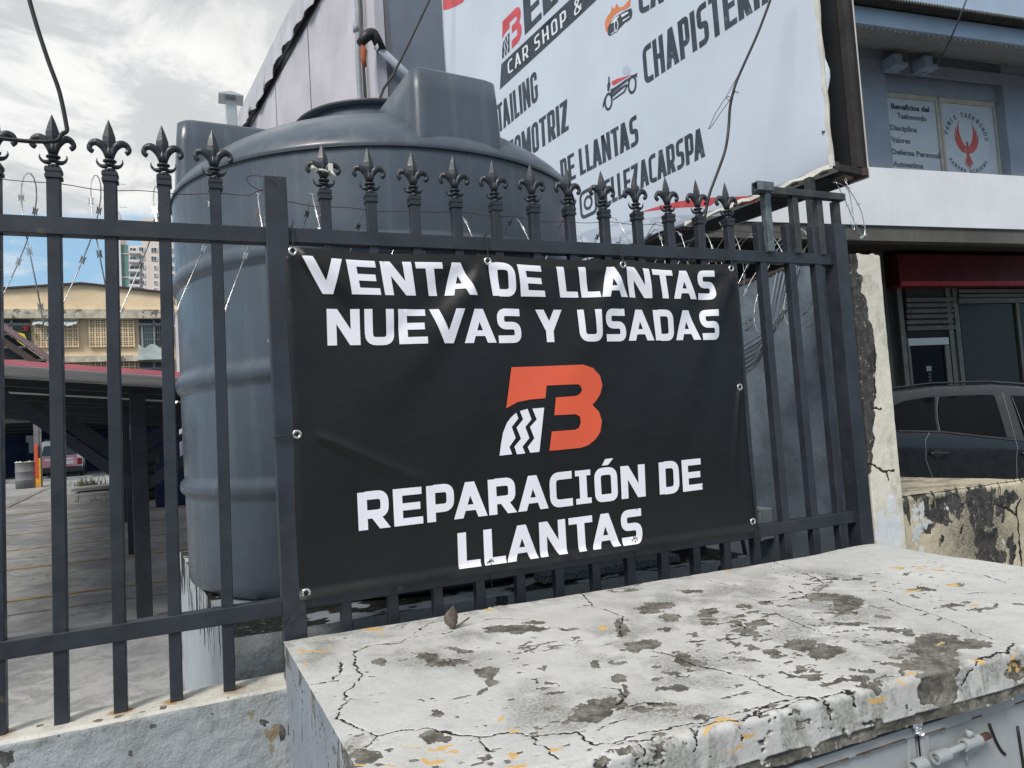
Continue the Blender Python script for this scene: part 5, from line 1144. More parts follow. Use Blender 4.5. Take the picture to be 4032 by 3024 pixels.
# small grey bollard behind the first column, tyres, blue bin
mb = MB(); p = atZ(582, 1985, -1.36); mb.lathe([(.001, .0), (.10, 0), (.11, .5), (.10, .52), (.001, .52)], 16, (p.x, p.y, -1.375)); lone(mb, 'bin', 'barrel_grey', 'small grey bin standing beside the first carport column', 'bin')
for k in range(6):
    mb = MB(); rr = .36; cc = (-1.45+.03*(k % 2), 19.2, -1.24+.20*k+.1)
    mb.lathe([(.2, -.09), (.33, -.095), (rr, -.05), (rr, .05), (.33, .095), (.2, .09), (.19, 0), (.2, -.09)], 20, cc)
    lone(mb, 'tyre', 'rubber', ['lowest tyre', 'second tyre from the ground', 'third tyre from the ground', 'fourth tyre from the ground', 'fifth tyre from the ground', 'topmost tyre'][k]+' in the stack under the carport by the tank', 'tyre', 'tyres stacked under the carport')
mb = MB(); mb.box((-1.05, 16.9, -1.3), (-.4, 17.4, -.35)); lone(mb, 'blue_bin', 'navy_wall', 'dark blue bin at the foot of the white wall beside the tank', 'bin', bevel=.03)
mb = MB(); mb.box((-2.4, 21.6, -1.24), (-.9, 22.3, -1.02)); mb.box((-2.2, 21.7, -1.02), (-1.6, 22.2, -.93)); lone(mb, 'rubble_heap', 'plaster_patch', 'pale broken concrete lying behind the carport struts', 'rubble', bevel=.04)
g_ = MB(); rng = random.Random(4)
for (cx_, cy__, n_) in ((-3.72, 27.2, 130), (-1.7, 20.3, 90)):
    for k in range(n_):
        x, y = cx_+rng.gauss(0, .22 if cx_ < -3 else .45), cy__+rng.gauss(0, .2); h = rng.uniform(.08, .34); a_ = rng.uniform(0, 6.28)
        z = lot_z(y); g_.add([(x, y, z), (x+.03*math.cos(a_), y+.03*math.sin(a_), z), (x+rng.gauss(0, .08), y+rng.gauss(0, .08), z+h)], [(0, 1, 2)])
props(g_.build('weeds', 'weed_green'), 'thin green weeds sprouting at the edge of the car park', 'weeds', kind='stuff')
# ================================================================ VAN
vx0, vx1, vy = -6.34, -4.72, 33.8; vg = -1.05; vw = vx1-vx0; vc = (vx0+vx1)/2
van = thing('parked_van', 'white and pink small van parked under the far roof seen from behind', 'van', (vc, vy+1.8, vg))
def vsec(y, inset, zt, zw=.0, fl=1.):
    hw = vw/2-inset
    vc = (vx0+vx1)/2-(y-vy)*.10
    return [(vc-hw+.03, y, vg+.28), (vc-hw, y, vg+.5), (vc-hw-.01, y, vg+.78), (vc-hw+.01, y, vg+.98), (vc-hw+.13*fl, y, zt-.12), (vc-hw+.25*fl, y, zt), (vc+hw-.25*fl, y, zt), (vc+hw-.13*fl, y, zt-.12), (vc+hw-.01, y, vg+.98), (vc+hw+.01, y, vg+.78), (vc+hw, y, vg+.5), (vc+hw-.03, y, vg+.28)]
secs = [vsec(vy+.05, .05, .32), vsec(vy+.12, .0, .46), vsec(vy+1.0, 0, .52), vsec(vy+2.4, 0, .48), vsec(vy+3.1, .02, .0), vsec(vy+3.3, .03, -.15), vsec(vy+4.1, .10, -.25)]
mb = MB(); k_ = len(secs); mb.add([p for s_ in secs for p in s_], [(i*12+j, i*12+(j+1) % 12, (i+1)*12+(j+1) % 12, (i+1)*12+j) for i in range(k_-1) for j in range(12)]+[tuple(range(12))[::-1], tuple((k_-1)*12+j for j in range(12))])
mb.build('body', 'van_white', van, bevel=.02)
def vq(name, m_, x0, x1, z0, z1, y, inx=0., par=van):
    mb = MB(); mb.prism([(vc+x0, y, vg+z0), (vc+x1, y, vg+z0), (vc+x1-inx, y, vg+z1), (vc+x0+inx, y, vg+z1)], (0, .06, 0)); return mb.build(name, m_, par, bevel=.01)
vq('rear_window', 'glass_van', -.62, .62, .92, 1.33, vy+.02, .10)
tg = vq('tailgate', 'van_pink', -.62, .62, .44, .90, vy+.025)
vq('tailgate_trim', 'van_white', -.50, .50, .74, .80, vy+.01, 0, van)
vq('number_plate', 'van_white', -.02, .48, .56, .70, vy+.01, 0, van); vq('lower_panel', 'van_pink', -.78, .78, .50, .74, vy+.04)
vq('tail_light', 'tail_red', -.80, -.64, .52, .78, vy+.0); vq('tail_light', 'tail_red', .64, .80, .52, .78, vy+.0)
vq('bumper', 'plastic_dark', -.80, .80, .24, .46, vy-.05)
for s in (-1, 1):
    mb = MB(); mb.beam((vc+s*.55, vy+.2, .56), (vc+s*.55, vy+2.2, .58), .04, .04); mb.build('roof_rail', 'plastic_dark', van)
    for yy in (.7, 3.2):
        mb = MB(); n = 18; mb.add([(vc-yy*.10+s*.79+dx, vy+yy+.30*math.cos(2*PI*k/n), vg+.30+.30*math.sin(2*PI*k/n)) for dx in (-.09, .02) for k in range(n)], [(k, (k+1) % n, n+(k+1) % n, n+k) for k in range(n)]+[tuple(range(n)), tuple(range(n, 2*n))]); mb.build('wheel', 'rubber', van)
    mb = MB(); mb.prism([(vc-.09+s*.812, vy+.45, vg+1.0), (vc+s*.812, vy+1.4, vg+.98), (vc+s*.79, vy+1.35, vg+1.34), (vc+s*.79, vy+.6, vg+1.32)], (-s*.02, 0, 0)); mb.build('side_window', 'glass_van', van)
mb = MB(); mb.box((-7.1, 33.0, -1.05), (-4.3, 33.35, -1.00)); struct(mb, 'kerb', 'plaster_patch')
# ================================================================ BACK OF THE LOT
mb = MB(); mb.box((-40, 39.0, -1.6), (-1.0, 39.4, .95)); bw = lone(mb, 'navy_wall', 'navy_wall', 'dark blue rear building wall in the shade behind the van', 'wall')
rs = thing('rear_shed_roof', 'deep dark rear shed roof over the parked van', 'roof', (-8, 33, 2.2))
mb = MB(); mb.prism([(-40, 34.8, 1.44), (-40, 39.4, .95), (-40, 39.4, 1.05), (-40, 34.8, 1.52)], (39.05, 0, 0)); mb.build('roof_slab', 'roof_steel_dark', rs)
for k in range(4): mb = MB(); mb.box((-20, 35.+k*1.1, 1.32-k*.117), (-.95, 35.1+k*1.1, 1.41-k*.117)); mb.build('joist', 'roof_steel_dark', rs)
mb = MB(); mb.box((-40, 34.75, 1.34), (-7.2, 34.8, 1.62)); mb.build('fascia', 'maroon_sheet', rs)
for x in (-20, -13): mb = MB(); mb.box((x, 34.9, -1.15), (x+.2, 35.1, 1.4)); mb.build('column', 'barrel_grey', rs)
for x in (-7.6, -3.9, -14): 
    mb = MB(); mb.box((x, 38.6, -1.1), (x+.45, 39.0, .95)); o = lone(mb, 'wall_pier', 'navy_wall', {-7.6: 'pier with white pipe bracket on the navy wall left of the van', -3.9: 'pier on the navy wall right of the van', -14: 'pier on the navy wall at far left'}[x], 'pier')
mb = MB(); mb.box((-7.55, 38.4, .55), (-7.2, 38.6, .85)); mb.box((-7.45, 38.42, .05), (-7.28, 38.58, .55)); lone(mb, 'wall_bracket', 'box_grey', 'pale bracket fixed to the pier on the navy wall', 'bracket')
# big maroon gable roof behind the carport
mr = thing('gable_roof', 'maroon corrugated roof slope with dark underside above the carport at left', 'roof', (-7, 30.6, 3))
A0, A1 = Vector((-10.2, 0, 7.6)), Vector((-4.95, 0, 3.05)); yv0, yv1 = 30.6, 38
n = 26; dirv = (A1-A0)/n
for k in range(n):
    p = A0+dirv*k; q = A0+dirv*(k+1); mb = MB()
    mb.prism([(p.x, yv0, p.z+.10), (q.x, yv0, q.z+.10), (q.x, yv0, q.z+.02), (p.x, yv0, p.z+.05)], (0, yv1-yv0, 0)); mb.build('roof_sheet', 'maroon_sheet', mr)
mb = MB(); mb.beam((A0.x, 30.9, A0.z-.55), (A1.x+.2, 30.9, A1.z-.45), .2, .22); mb.build('rafter', 'rust_steel', mr)
mb = MB(); mb.prism([(A0.x, 31.6, A0.z-.05), (A1.x, 31.6, A1.z-.05), (A1.x, 31.6, 1.2), (A0.x, 31.6, 1.2)], (0, .1, 0)); mb.build('gable_wall', 'roof_steel_dark', mr)
for k in range(7): mb = MB(); z = 3.0+k*.5; mb.box((-10.2, 31.5, z), (-4.95-(z-3.05)*1.15+.0, 31.6, z+.06)); mb.build('cladding_rail', 'sheet_grey', mr)
# ================================================================ CREAM APARTMENT BUILDING
ap = thing('apartment_building', 'cream apartment block with breeze block screens, stained ledges and low gable', 'building', (-6, 48, -1))
def W_(x, y): p = atY(x, y, 48.); return p.x, p.z
R5 = lambda a_, b_: (a_*.3436, 900+b_*.3436)
xl, xr = -22, -.6; apx = W_(325, 1123); xe, ze = W_(640, 1157)
zl = 7.95
mb = MB(); mb.prism([(xl, 48, -1.2), (xr, 48, -1.2), (xr, 48, zl), (xl, 48, zl)], (0, 12, 0)); mb.build('wall', 'beige_far', ap)
mb = MB(); sl = (apx[1]-ze)/(xe-apx[0]); mb.prism([(xl, 47.75, zl), (xr+.3, 47.75, zl), (xr+.3, 47.75, apx[1]-sl*(xr+.3-apx[0])), (apx[0], 47.75, apx[1]), (xl, 47.75, apx[1]-sl*.9*(apx[0]-xl))], (0, 12, 0)); mb.build('gable', 'beige_far', ap)
mb = MB(); mb.beam((apx[0], 47.7, apx[1]+.05), (xr+.4, 47.7, apx[1]-sl*(xr+.4-apx[0])+.05), .3, .10); mb.beam((apx[0], 47.7, apx[1]+.05), (xl, 47.7, apx[1]-sl*.9*(apx[0]-xl)+.05), .3, .10); mb.build('roof_coping', 'rust_steel', ap)
for x0, x1, z0, z1 in ((xl, xr, 7.72, 8.25), (xl, -2.95, 5.15, 5.50)):
    mb = MB(); mb.box((x0, 47.45, z0), (x1, 47.99, z1)); mb.build('ledge', 'ledge_far', ap)
def screen(x0, x1, z0, z1, ncol, nrow):
    bk = MB(); bk.box((x0, 47.90, z0), (x1, 47.985, z1)); s_ = bk.build('breeze_screen', 'opening_dark', ap)
    mb = MB(); y0, y1 = 47.80, 47.90; hx = (x1-x0)/ncol; hz = (z1-z0)/nrow
    for i in range(ncol+1):
        wd = .020 if i % 2 else .042; x = x0+i*hx; mb.box((x-wd, y0, z0-.08), (x+wd, y1, z1+.08))
    for j in range(nrow+1):
        wd = .018 if j % 2 else .036; z = z0+j*hz; mb.box((x0-.05, y0+.002, z-wd), (x1+.05, y1, z+wd))
    o = mb.build('screen_lattice', 'beige_far', s_); o['kind'] = 'stuff'
for a0, a1, b0, b1, nr in ((408, 903, 1050, 1350, 12), (1027, 1540, 1045, 1345, 12), (408, 912, 1532, 1790, 8), (1030, 1555, 1525, 1790, 8)):
    x0, z1_ = W_(*R5(a0, b0)); x1, z0_ = W_(*R5(a1, b1)); screen(x0, x1, z0_, z1_, 16, nr)
x0, zt = W_(*R5(400, 1045)); x1, zb = W_(*R5(903, 1095)); 
for k in range(12):
    mb = MB(); a0, a1 = x0+(x1-x0)*k/12, x0+(x1-x0)*(k+1)/12; sg = .06*math.sin(k*1.2)
    mb.prism([(a0, 47.98, zt), (a0, 47.2, zb-.12+sg), (a0, 47.18, zb-.17+sg), (a0, 47.98, zt-.06)], (a1-a0-.01, 0, 0)); mb.build('awning_sheet', 'balcony_blue', ap)
for a0, a1, b0, b1 in ((1590, 2000, 1030, 1345), (1605, 2000, 1535, 1800), (0, 355, 1025, 1330)):
    x0, z1_ = W_(*R5(a0, b0)); x1, z0_ = W_(*R5(a1, b1))
    mb = MB(); mb.box((x0, 47.93, z0_), (x1, 47.99, z1_)); wn = mb.build('loggia_window', 'opening_dark', ap)
    mb = MB(); m_ = (x0+x1)/2-.15; mb.box((m_-.05, 47.86, z0_), (m_+.05, 47.93, z1_)); mb.box((x0, 47.86, z1_-.45), (x1, 47.93, z1_-.36)); mb.box((x0+.12, 47.86, z0_), (x0+.22, 47.93, z1_-.4)); mb.build('frame', 'box_grey', wn)
    mb = MB(); mb.box((x0+.25, 47.90, z0_), (m_-.08, 47.928, z1_-.5)); mb.build('pane', 'glass_far', wn)
    mb = MB(); n = int((x1-x0)/.11)
    for k in range(n+1): xx = x0+(x1-x0)*k/n; mb.box((xx-.008, 47.62, z0_-.1), (xx+.008, 47.635, z1_))
    for zz_ in (z0_+.35, z0_+.75, z1_-.4): mb.box((x0, 47.60, zz_), (x1, 47.615, zz_+.03))
    mb.build('grille', 'grille', wn)['kind'] = 'stuff'
x0, zt = W_(*R5(1592, 1340)); x1, zb = W_(*R5(1990, 1500)); mb = MB(); n = 24; top = []
for k in range(n+1): top.append((x0+(x1-x0)*k/n, 47.35, zt-.18*(1-abs(math.cos(k/n*2.2*PI+.3)))*1.6))
mb.prism([(x1, 47.35, zb), (x0, 47.35, zb)]+top, (0, .12, 0)); mb.box((x0-.05, 47.3, zb-.05), (x1+.05, 47.95, zb+.1)); mb.build('balcony_parapet', 'balcony_blue', ap)
mb = MB(); px_, pz_ = W_(*R5(232, 1200)); mb.prism([(px_-.5, 47.5, pz_), (px_+.35, 47.5, pz_-.02), (px_+.1, 47.5, pz_+.18), (px_-.25, 47.5, pz_+.18)], (0, .3, 0)); lone(mb, 'black_umbrella', 'cable_black', 'dark umbrella canopy hanging in the grilled window of the cream block', 'umbrella')
mb = MB(); mb.prism([(px_-.05, 47.45, pz_-.9), (px_+.55, 47.45, pz_-.85), (px_+.3, 47.45, pz_-.1), (px_-.05, 47.45, pz_-.02)], (0, .06, 0)); lone(mb, 'yellow_shirt', 'yellow_cloth', 'yellow shirt hung on the window grille of the cream block', 'shirt')
mb = MB(); px_, pz_ = W_(*R5(325, 1158)); mb.lathe([(.06, -.12), (.16, .08), (.17, .1)], 10, (px_, 47.5, pz_)); lone(mb, 'flower_pot', 'red_cloth', 'red hanging plant pot in the grilled window of the cream block', 'plant pot')
# ================================================================ TOWER
tw = thing('tower_block', 'tall cream and green residential tower in the distance behind the cream block', 'building', (-7, 120, 0))
def T_(a_, b_): p = atY(*R5(a_, b_), 120.); return p.x, p.z
xg0, _ = T_(1345, 400); xg1, zg = T_(1380, 175); xg2, _ = T_(1475, 300); xc, zc_ = T_(1625, 185); x2, _ = T_(2030, 600)
mb = MB(); mb.box((xg0-.8, 120, -1), (xg1, 130, zg+5)); mb.build('side_wing', 'tower_white', tw)
mb = MB(); mb.box((xg1, 120.4, -1), (xg2, 130, zg)); mb.build('green_wall', 'tower_green', tw)
mb = MB(); mb.box((xg2, 120, -1), (xc, 130, zc_-.2)); mb.box((xc, 119.4, -1), (x2+3, 131, zc_+4)); mb.build('main_wall', 'tower_cream', tw)
mb = MB()
for k in range(8): mb.box((xg1, 120.3, 15+k*3.6), (xg2-.02, 120.39, 15.12+k*3.6))
mb.build('floor_band', 'tower_white', tw)['kind'] = 'stuff'
pane_me = None
def win(x0, x1, z0, z1, y):
    mb = MB(); mb.box((x0-.08, y-.1, z0-.08), (x1+.08, y-.02, z1+.08)); w_ = mb.build('window', 'tower_white', tw)
    n = max(2, int((x1-x0)/.9))
    for k in range(n):
        a_ = x0+(x1-x0)*k/n; b__ = x0+(x1-x0)*(k+1)/n-.1; mb = MB(); mb.box((a_, y-.14, z0), (b__, y-.1, z1)); mb.build('pane', 'glass_far' if (k+int(z0)) % 3 else 'opening_dark', w_)
for i, b0 in enumerate((225, 325, 432, 520, 605, 690, 775)):
    x0, z1_ = T_(1490, b0); x1, z0_ = T_(1600 if i > 1 else 1565, b0+(45 if i < 2 else 38)); win(x0, x1, z0_, z1_, 120)
    x0, _ = T_(1598 if i < 2 else 1622, b0); x1, _ = T_(1652 if i < 2 else 1660, b0); win(x0, x1, z0_, z1_, 119.4)
    x0, _ = T_(1738 if i < 2 else 1772, b0); x1, _ = T_(1800, b0); win(x0, x1, z0_, z1_, 119.4)
    x0, _ = T_(1845, b0); x1, _ = T_(1880, b0); win(x0, x1, z0_, z1_, 119.4)
    x0, _ = T_(1975, b0); x1, _ = T_(2005, b0); win(x0, x1, z0_, z1_, 119.4)
    mb = MB(); x0, zt = T_(1482, b0+48); x1, zb = T_(1612, b0+78); mb.box((x0, 118.9, zb), (x1, 120, zt)); mb.build('balcony', 'tower_white', tw)
mb = MB(); mb.box((-60, 122, -1.6), (60, 124, 2)); props(mb.build('far_buildings', 'ledge_far'), 'low far buildings behind the car park', 'buildings', kind='stuff')
# ================================================================ PILLAR AND LOW WALL AT THE RIGHT
z6 = lambda l: [(3300+.3315*p[0], 1800+.3315*p[1], *[v*.3315 for v in p[2:]]) for p in l]
z2 = lambda l: [(3300+.663*p[0], 800+.663*p[1], *[v*.663 for v in p[2:]]) for p in l]
pil = thing('concrete_pillar', 'cream painted concrete pillar with black mould down its left edge at the fence end', 'pillar', (2.79, 2.37, -1.6))
a = np.linspace(0, 1, 70)[:, None]; b_ = np.linspace(0, 1, 420)[None, :]
PX0, PX1, PZ1 = 2.684, 2.888, .668
X1 = PX0+(PX1-PX0)*a+0*b_; Z1 = PZ1+(-1.6-PZ1)*b_+0*a
cvp = lambda x, y: (lambda p: (p.x, p.z))(atY(x, y, 2.285))
mould = z2([(60, 350, 45, 80), (80, 480, 55, 80), (110, 640, 60, 100), (140, 800, 60, 120), (150, 950, 60, 120), (160, 1100, 50, 120), (170, 1250, 40, 110), (175, 1400, 30, 100), (175, 1550, 25, 80)])
crk = [z2([(100, 1540), (200, 1555), (270, 1590), (330, 1585)])[0:0] or [(q[0], q[1]) for q in z2([(150, 1540), (200, 1555), (270, 1590), (330, 1583)])], [(q[0], q[1]) for q in z2([(280, 1590), (295, 1640)])], [(q[0], q[1]) for q in z2([(200, 1215), (250, 1222)])], [(q[0], q[1]) for q in z2([(210, 840), (215, 1150)])]]
whites = z6([(620, 560, 50, 90), (600, 900, 130, 200), (500, 720, 40, 100), (550, 350, 30, 30), (720, 900, 30, 200)])
pe, cr, ye, di = wear_map(X1, Z1, cvp, crk, mould, whites, [], warp=.012, cw=.005, wfreq=24)
pe = pe*ss(fbm(X1, Z1, 40, 6)+pe*.4, .3, .5); di = np.maximum(di, ss(fbm(X1, Z1*.6, 18, 3), .56, .75)*.5)
P = np.stack([X1, 2.285-.006*fbm(X1, Z1, 10, 5)+.02*ss(-a, -.06, 0)+.02*ss(a, .94, 1)+0*Z1, Z1+(b_ < .004)*.02*(fbm(X1, X1*0, 30, 4)-.5)], -1)
o = grid_mesh('front_face', P, (pe, cr, ye, di), 'worn_pillar', pil); o.matrix_parent_inverse = Matrix.Translation(-pil.location)
mb = MB(); mb.box((PX0+.001, 2.295, -1.6), (PX1-.001, 2.455, PZ1-.006)); mb.build('pillar_core', 'side_wall', pil, bevel=.008)
lw2 = thing('platform_wall', 'low peeling cream platform wall with black mould streaks right of the pillar', 'wall', (3.3, 2.9, -1.6))
a = np.linspace(0, 1, 360)[:, None]; b_ = np.linspace(0, 1, 200)[None, :]
X1 = 2.886+.95*a+0*b_; Z1 = -.445-1.15*b_+0*a
cvp = lambda x, y: (lambda p: (p.x, p.z))(atY(x, y, 2.31))
mould = z6([(1600, 470, 60, 100), (1700, 560, 150, 180), (1650, 760, 60, 160), (1690, 1000, 70, 200), (1830, 480, 60, 110), (1820, 1100, 80, 200), (1180, 690, 130, 110), (1090, 520, 50, 70), (1250, 730, 70, 80), (1770, 700, 90, 120), (2060, 1100, 40, 230), (2000, 520, 110, 80), (1400, 560, 60, 120), (1290, 530, 80, 60), (1030, 860, 60, 30), (1900, 1230, 60, 120), (1940, 700, 30, 60), (1230, 1020, 25, 40)])
whites = z6([(600, 900, 130, 200), (700, 700, 40, 200), (900, 800, 30, 200), (930, 900, 60, 130), (1010, 1080, 40, 100), (970, 640, 80, 110), (980, 760, 90, 70), (1700, 640, 60, 90), (1650, 800, 30, 60), (1290, 600, 60, 50), (1960, 1020, 20, 50), (1780, 540, 70, 40)])
crk = [[(q[0], q[1]) for q in z6([(2160, 500), (2115, 570), (2110, 690), (2130, 850), (2150, 1080), (2180, 1360)])], [(q[0], q[1]) for q in z6([(1900, 570), (2000, 600), (2110, 690)])], [(q[0], q[1]) for q in z6([(1470, 800), (1440, 900)])]]
pe, cr, ye, di = wear_map(X1, Z1, cvp, crk, mould, whites, z6([(1100, 500, 200, 80), (1500, 520, 500, 120), (1700, 900, 300, 300)]), warp=.035, cw=.006, wfreq=20)
st = ss(fbm(X1*2.4, Z1*.5, 16, 12), .52, .6)*ss(Z1, -.75, -.45); pe = np.maximum(pe*ss(fbm(X1, Z1*.5, 45, 6)+pe*.5, .42, .55), st*.8); ye = ye*ss(fbm(X1, Z1, 30, 16), .40, .52)*(1-.6*(pe > .6))
P = np.stack([X1, 2.31-.008*fbm(X1, Z1, 12, 5)+.004*pe+.012*ss(-b_, -.02, 0)+0*a, Z1+(b_ < .01)*.012*(fbm(X1, 0*X1, 18, 9)-.5)], -1)
o = grid_mesh('front_face', P, (pe, cr, ye, di), 'worn_cream', lw2); o.matrix_parent_inverse = Matrix.Translation(-lw2.location)
a = np.linspace(0, 1, 120)[:, None]; b_ = np.linspace(0, 1, 160)[None, :]; X1 = 2.886+(3.66-2.886)*a+0*b_; X1 = X1+.17*a*(1-b_)**6; Y1 = 2.312+1.6*b_+0*a
P = np.stack([X1, Y1, -.452+.008*fbm(X1, Y1, 8, 2)+0*X1], -1); o = grid_mesh('top_face', P, (.55*ss(fbm(X1, Y1*1.5, 6, 9), .35, .6)*0, 0*X1, 0*X1, .35+.6*ss(fbm(X1, Y1*1.6, 8, 19), .4, .6)), 'worn_cream', lw2); o.matrix_parent_inverse = Matrix.Translation(-lw2.location)
mb = MB(); mb.box((2.89, 2.325, -1.6), (3.655, 3.9, -.462)); mb.box((2.89, 2.325, -1.6), (3.83, 2.45, -.466)); mb.build('wall_core', 'worn_cream', lw2)
# ================================================================ DARK CAR
FK = frame((5.25, 4.74), 99)
car = thing('parked_car', 'dark grey estate car parked behind the low cream wall, seen from its left side', 'car', FK(2.3, .9, -1.58))
G_ = -1.58
ROOF = [(0, -.42), (.08, -.30), (.25, -.10), (.45, .03), (.75, .085), (1.3, .115), (2.0, .10), (2.5, .05), (2.9, -.08), (3.5, -.42), (4.0, -.52), (4.5, -.64), (4.62, -.78)]
def interp(T, s):
    for (a0, b0), (a1, b1) in zip(T, T[1:]):
        if s <= a1: return b0+(b1-b0)*(s-a0)/(a1-a0) if s > a0 else b0
    return T[-1][1]
BELT = [(0, -.27), (.5, -.29), (1.2, -.36), (2.2, -.45), (3.4, -.50), (4.62, -.66)]
WC = 1.78
def csec(s):
    zr = interp(ROOF, s); zb = min(interp(BELT, s), zr-.02); e = max(0, .35-s)*.5+max(0, s-4.1)*.5
    top = zr; tum = .17*max(0, min(1, (zr-zb)/.5))
    h = [(e+.05, G_+.22), (e+.0, G_+.35), (e-.025, G_+.62), (e-.01, zb-.20), (e-.022, zb-.12), (e+.012, zb), (e+.012+tum*.55, zb+(zr-zb)*.55), (e+.012+tum, zr-.035), (e+.06+tum, zr-.008), (e+.20+tum, zr), (WC/2, zr+.012)]
    return h+[(WC-d, z) for d, z in h[::-1][1:]]
ss_l = [0, .03, .08, .16, .25, .35, .45, .6, .8, 1.05, 1.3, 1.65, 2, 2.25, 2.5, 2.7, 2.9, 3.2, 3.5, 3.7, 4, 4.25, 4.5, 4.6]
sec = [csec(s) for s in ss_l]; m_ = len(sec[0]); mb = MB()
mb.add([FK(s, d, z) for s, q in zip(ss_l, sec) for d, z in q], [(i*m_+j, i*m_+j+1, (i+1)*m_+j+1, (i+1)*m_+j) for i in range(len(sec)-1) for j in range(m_-1)]+[tuple(range(m_)), tuple((len(sec)-1)*m_+j for j in range(m_))[::-1]], True)
mb.build('body', 'car_paint', car)
def cd_(s, z):
    q = csec(s)
    for (d0, z0), (d1, z1) in zip(q[:10], q[1:10]):
        if z <= z1: return d0+(d1-d0)*(z-z0)/(z1-z0+1e-9)
    return q[9][0]
def K(a_, b_): p = atP(3300+.663*a_, 800+.663*b_, FK(0, .06, 0), 99); return Vector((along(FK, p), p.z))
def cpanel(name, pts, m__, off=.011):
    pl_ = [K(*p) for p in pts]
    return stamp(name, [pl_], lambda s, z: FK(s, cd_(s, z)-off, z), m__, car, step=.08)
cpanel('quarter_window', [(250, 1340), (300, 1240), (345, 1200), (420, 1172), (520, 1156), (612, 1146), (590, 1200), (570, 1280), (566, 1348), (450, 1346)], 'glass_dark')
cpanel('rear_door_window', [(640, 1146), (800, 1138), (965, 1134), (965, 1388), (800, 1374), (590, 1352), (592, 1290), (610, 1210)], 'glass_dark')
cpanel('door_pillar', [(968, 1136), (1062, 1136), (1066, 1400), (968, 1390)], 'plastic_dark')
cpanel('front_door_window', [(1070, 1138), (1300, 1150), (1480, 1190), (1620, 1300), (1660, 1420), (1300, 1412), (1078, 1402)], 'glass_dark')
for nm, pts, wd in (('door_seam', [(628, 1150), (600, 1210), (582, 1290), (578, 1352)], 5), ('door_seam', [(512, 1362), (478, 1405), (474, 1450), (478, 1520), (500, 1590), (520, 1640)], 5), ('door_seam', [(1024, 1120), (1018, 1200), (1014, 1400), (1010, 1660)], 4), ('front_pillar_seam', [(1070, 1150), (1076, 1250), (1086, 1400)], 4), ('crease_line', [(780, 1450), (900, 1458), (1104, 1470), (1500, 1490)], 4)):
    pl_ = stroke([K(*p) for p in pts], .0035)
    stamp(nm, pl_, lambda s, z: FK(s, cd_(s, z)-.014, z), 'pvc_grey' if 'crease' not in nm else 'plastic_dark', car, step=.08)
cpanel('belt_trim', [(330, 1346), (600, 1352), (800, 1376), (1000, 1396), (1400, 1420), (1400, 1432), (1000, 1408), (800, 1386), (600, 1362), (330, 1356)], 'plastic_dark', .010)
for a0 in (555, 1090):
    c = K(a0, 1484); mb = MB(); d = cd_(c.x, c.y)
    mb.tube(fillet([FK(c.x-.10, d-.004, c.y), FK(c.x-.085, d-.032, c.y+.004), FK(c.x+.085, d-.032, c.y-.004), FK(c.x+.10, d-.004, c.y-.006)], .02, 3), .013, 8, flat=.6)
    h_ = mb.build('door_handle', 'car_paint', car)
    mb = MB(); mb.add([FK(c.x+.055*math.cos(t_), d-.004, c.y-.005+.038*math.sin(t_)) for t_ in [2*PI*k/16 for k in range(16)]], [tuple(range(16))]); mb.build('handle_recess', 'plastic_dark', h_)
mb = MB(); mb.tube([FK(s, csec(s)[8][0]+.03, interp(ROOF, s)+.018) for s in (.5, .8, 1.3, 2, 2.5)], .012, 6); mb.build('roof_rail', 'car_paint', car)
for s in (.85, 3.65):
    for d in (.02, WC-.22):
        mb = MB(); n = 28; rr = .33; vs = [FK(s+rr*math.cos(2*PI*k/n), d+dd, G_+rr+rr*math.sin(2*PI*k/n)) for dd in (0, .2) for k in range(n)]
        mb.add(vs, [(k, (k+1) % n, n+(k+1) % n, n+k) for k in range(n)]+[tuple(range(n)), tuple(range(n, 2*n))]); w_ = mb.build('wheel', 'rubber', car)
        mb = MB(); mb.add([FK(s+.2*math.cos(2*PI*k/n), d-.004, G_+rr+.2*math.sin(2*PI*k/n)) for k in range(n)], [tuple(range(n))]); mb.build('rim', 'chrome', w_)
    cpl = [Vector((s+.40*math.cos(PI*k/14), G_+.33+.40*math.sin(PI*k/14))) for k in range(15)]+[Vector((s-.36, G_+.24)), Vector((s+.36, G_+.24))]
    stamp('wheel_arch', [cpl], lambda s_, z: FK(s_, cd_(s_, z)-.006, z), 'rubber', car, step=.08)
mb = MB(); fbox(mb, FK, -.01, .05, .25, WC-.25, -.80, -.50); mb.build('tailgate', 'car_paint', car)
mb = MB(); fbox(mb, FK, .06, .20, -.012, .2, -.48, -.33); mb.build('tail_light', 'tail_red', car)
# ================================================================ TWO STOREY BUILDING AT THE RIGHT
P0 = (8.976, 6.413); FR_ = frame(P0, 96)
tb = thing('shop_building', 'two storey pale blue shop building with white parapet and martial arts school upstairs', 'building', FR_(0, 1, -1.6))
def pf(x, y, d=0.):
    p = atP(x, y, FR_(0, d, 0), 96); return Vector((along(FR_, p), p.z))
R4 = lambda a_, b_: (2900+.5118*a_, .5118*b_)
SL0, SR0 = -5.2, 7.5
DW, DG = 1.32, 2.75
mb = MB(); fbox(mb, FR_, SL0, SR0, 0, .12, 2.30, 3.08); mb.build('parapet', 'parapet_white', tb)
mb = MB(); fbox(mb, FR_, SL0, SR0, .03, .2, 2.10, 2.298); mb.build('edge_beam', 'concrete_dim', tb)
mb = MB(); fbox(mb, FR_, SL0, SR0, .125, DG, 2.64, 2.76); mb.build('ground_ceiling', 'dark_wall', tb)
mb = MB()   # upper wall: pilasters + recess
sA = pf(*R4(1150, 700), DW).x; sB = pf(*R4(1975, 830), DW).x
sP = pf(*R4(1158, 760), DW-.12).x
